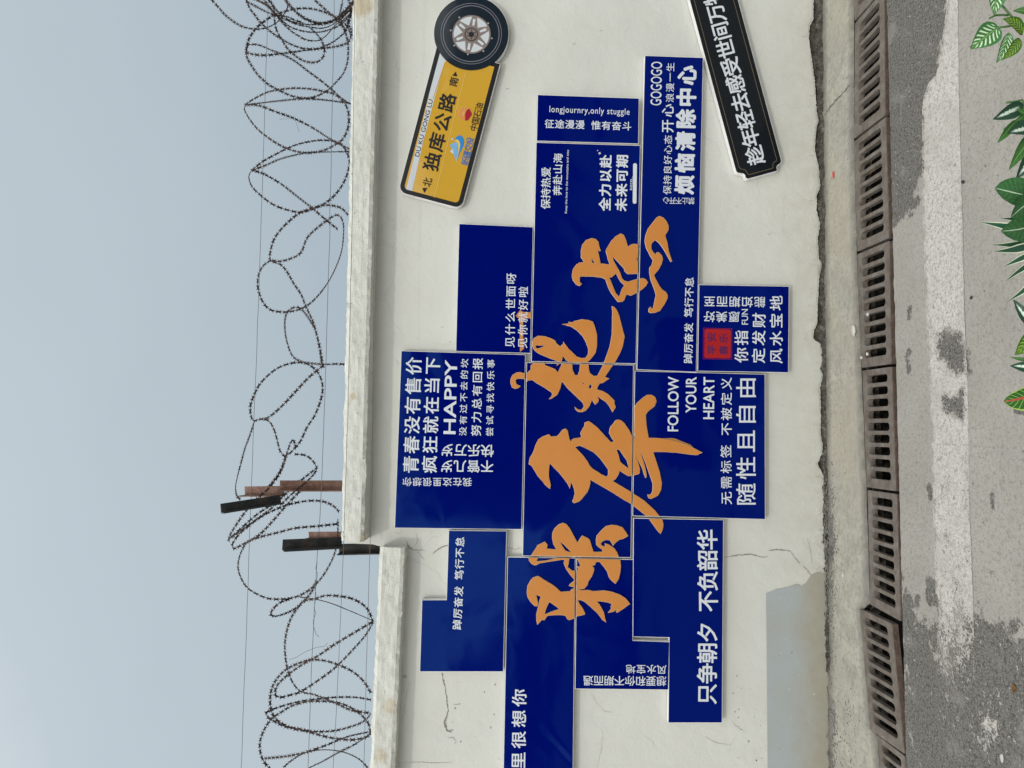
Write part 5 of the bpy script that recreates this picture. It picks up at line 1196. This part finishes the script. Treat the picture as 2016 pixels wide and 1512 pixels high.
# ------------------------------------------------------------------ across the street: reflected car; unseen trees and building added to shape panel reflections
def tree(x, y, h, r, seed, label):
    rnd = random.Random(seed); t = thing('added_tree', label, 'tree', (x, y, 0), 'added unseen trees that darken panel reflections')
    P = [Vector((x, y, -.05)), Vector((x + .1, y, h * .3)), Vector((x, y + .1, h * .6)), Vector((x + .15, y, h * .85))]
    V, Fc = tube(P, [.2, .16, .11, .05], 8); link('trunk', place(mesh('trunk', V, Fc, True), t), BARK, t)
    V, Fc = [], []
    for c in range(46):
        a = rnd.uniform(0, 6.28); q = Vector((x + r * .75 * math.sqrt(rnd.random()) * math.cos(a), y + r * .75 * math.sqrt(rnd.random()) * math.sin(a), h * rnd.uniform(.38, 1)))
        for k in range(90):
            p = q + Vector((rnd.gauss(0, .28), rnd.gauss(0, .28), rnd.gauss(0, .24))); sz = rnd.uniform(.05, .1)
            d1 = Vector((rnd.gauss(0, 1), rnd.gauss(0, 1), rnd.gauss(0, 1))).normalized(); d2 = d1.cross(Vector((rnd.gauss(0, 1), rnd.gauss(0, 1), rnd.gauss(0, 1)))).normalized()
            b = len(V); V += [p - d1 * sz, p + d2 * sz * .5, p + d1 * sz, p - d2 * sz * .5]; Fc.append([b, b + 1, b + 2, b + 3])
    o = link('crown', place(mesh('crown', V, Fc), t), LEAFG, t, kind='stuff')
BARK = plain('bark', (.09, .07, .05), .9, .4); LEAFG = plain('tree_leaves', (.035, .075, .022), .6, .4)
for i, (x, h) in enumerate(((-16.5, 5.2), (-7.2, 3.0), (-.6, 5.4), (4.4, 6.2), (9.2, 6.4))):  # added trees, placed and sized for what the panels reflect
    tree(x, -15.5 + (i % 2) * .8, h, 2.6, 50 + i, ('lone added tree out of view, for panel reflections, left end of the row', 'lowest added tree out of view, for panel reflections', 'added tree out of view, for panel reflections, at the end of the building', 'tall added tree out of view, for panel reflections, right of mid row', 'tallest added tree out of view, for panel reflections, right end')[i])
CONC = plain('rendered_house_wall', (.22, .2, .175), .9, .2); GLASS = plain('dark_window_glass', (.01, .012, .014), .05)
hb = thing('added_building', 'added unseen low grey building with dark windows, for panel reflections', 'building', (0, -21, 0))  # added out of view so the panels reflect something dark
link('wall', place(bm_mesh('wall', box((-3, -24, -.1), (22, -20, 4.4))), hb), CONC, hb)
link('roof', place(bm_mesh('roof', box((-3.3, -24.2, 4.401), (22.3, -19.6, 4.65))), hb), CONC, hb)
for i in range(6): link('window', place(bm_mesh('window', box((-2 + i * 4.2, -19.998, .9), (.5 + i * 4.2 - .1, -19.95, 3.2), .01)), hb), GLASS, hb)
# parked white car
CARP = plain('white_car_paint', (.62, .63, .64), .12); TYR = plain('tyre_rubber', (.02, .02, .02), .8); CHR = plain('wheel_metal', (.4, .4, .42), .25)
CARP.node_tree.nodes['Principled BSDF'].inputs['Coat Weight'].default_value = 1; CARP.node_tree.nodes['Principled BSDF'].inputs['Coat Roughness'].default_value = .02
cx0, cy0 = -3.7, -6.4
car = thing('parked_car', 'white hatchback parked across the street behind the viewer', 'car', (cx0, cy0, 0))
side = [(-2.1, .35), (-2.12, .7), (-1.95, .98), (-1.15, 1.12), (-.45, 1.5), (.2, 1.58), (1.1, 1.54), (1.75, 1.2), (2.08, 1.0), (2.12, .6), (2.08, .32), (1.75, .25), (-1.75, .25)]
bm = bmesh.new(); rows = []
for (f, inset) in ((-1, .0), (-.82, .0), (-.4, 0), (0, 0), (.4, 0), (.82, 0), (1, 0)):
    row = []
    for (sx, sz) in side:
        wdt = .88 - max(0, sz - .95) * .42; zz = sz - (abs(f) ** 4) * .05; xx = sx * (1 - .03 * abs(f) ** 3)
        row.append(bm.verts.new((cx0 + xx, cy0 + f * wdt, zz)))
    rows.append(row)
for r0_, r1_ in zip(rows, rows[1:]):
    for k in range(len(side)): bm.faces.new((r0_[k], r0_[(k + 1) % len(side)], r1_[(k + 1) % len(side)], r1_[k]))
bm.faces.new(rows[0][::-1]); bm.faces.new(rows[-1]); bmesh.ops.recalc_face_normals(bm, faces=bm.faces)
bmesh.ops.bevel(bm, geom=[e for e in bm.edges if len(e.link_faces) == 2 and e.calc_face_angle(0) > .9], offset=.06, segments=3, affect='EDGES')
link('body', place(bm_mesh('body', bm, True), car), CARP, car)
def sidewin(pts, nm, mat):
    V = [(cx0 + a, cy0 + (.88 - max(0, z - .95) * .42) + .006, z) for a, z in pts]; n = len(V); V += [(a, b - .02, c) for a, b, c in V]
    me = mesh(nm, V, [list(range(n))[::-1], list(range(n, 2 * n))] + [[k, (k + 1) % n, n + (k + 1) % n, n + k] for k in range(n)]); link(nm, place(me, car), mat, car)
sidewin([(-1.0, 1.12), (-.42, 1.42), (-.02, 1.46), (-.02, 1.1)], 'window', GLASS); sidewin([(.05, 1.1), (.05, 1.46), (1.0, 1.43), (1.5, 1.18), (1.2, 1.08)], 'window', GLASS)
for wx in (-1.3, 1.3):
    for wy in (-.8, .8):
        P = [Vector((cx0 + wx, cy0 + wy - .11, .32)), Vector((cx0 + wx, cy0 + wy + .11, .32))]
        V, Fc = tube(P, .32, 28); wo_ = link('wheel', place(mesh('wheel', V, Fc), car), TYR, car)
        V, Fc = tube([Vector((cx0 + wx, cy0 + wy - .115, .32)), Vector((cx0 + wx, cy0 + wy + .115, .32))], .2, 24); link('rim', place(mesh('rim', V, Fc), car), CHR, wo_)
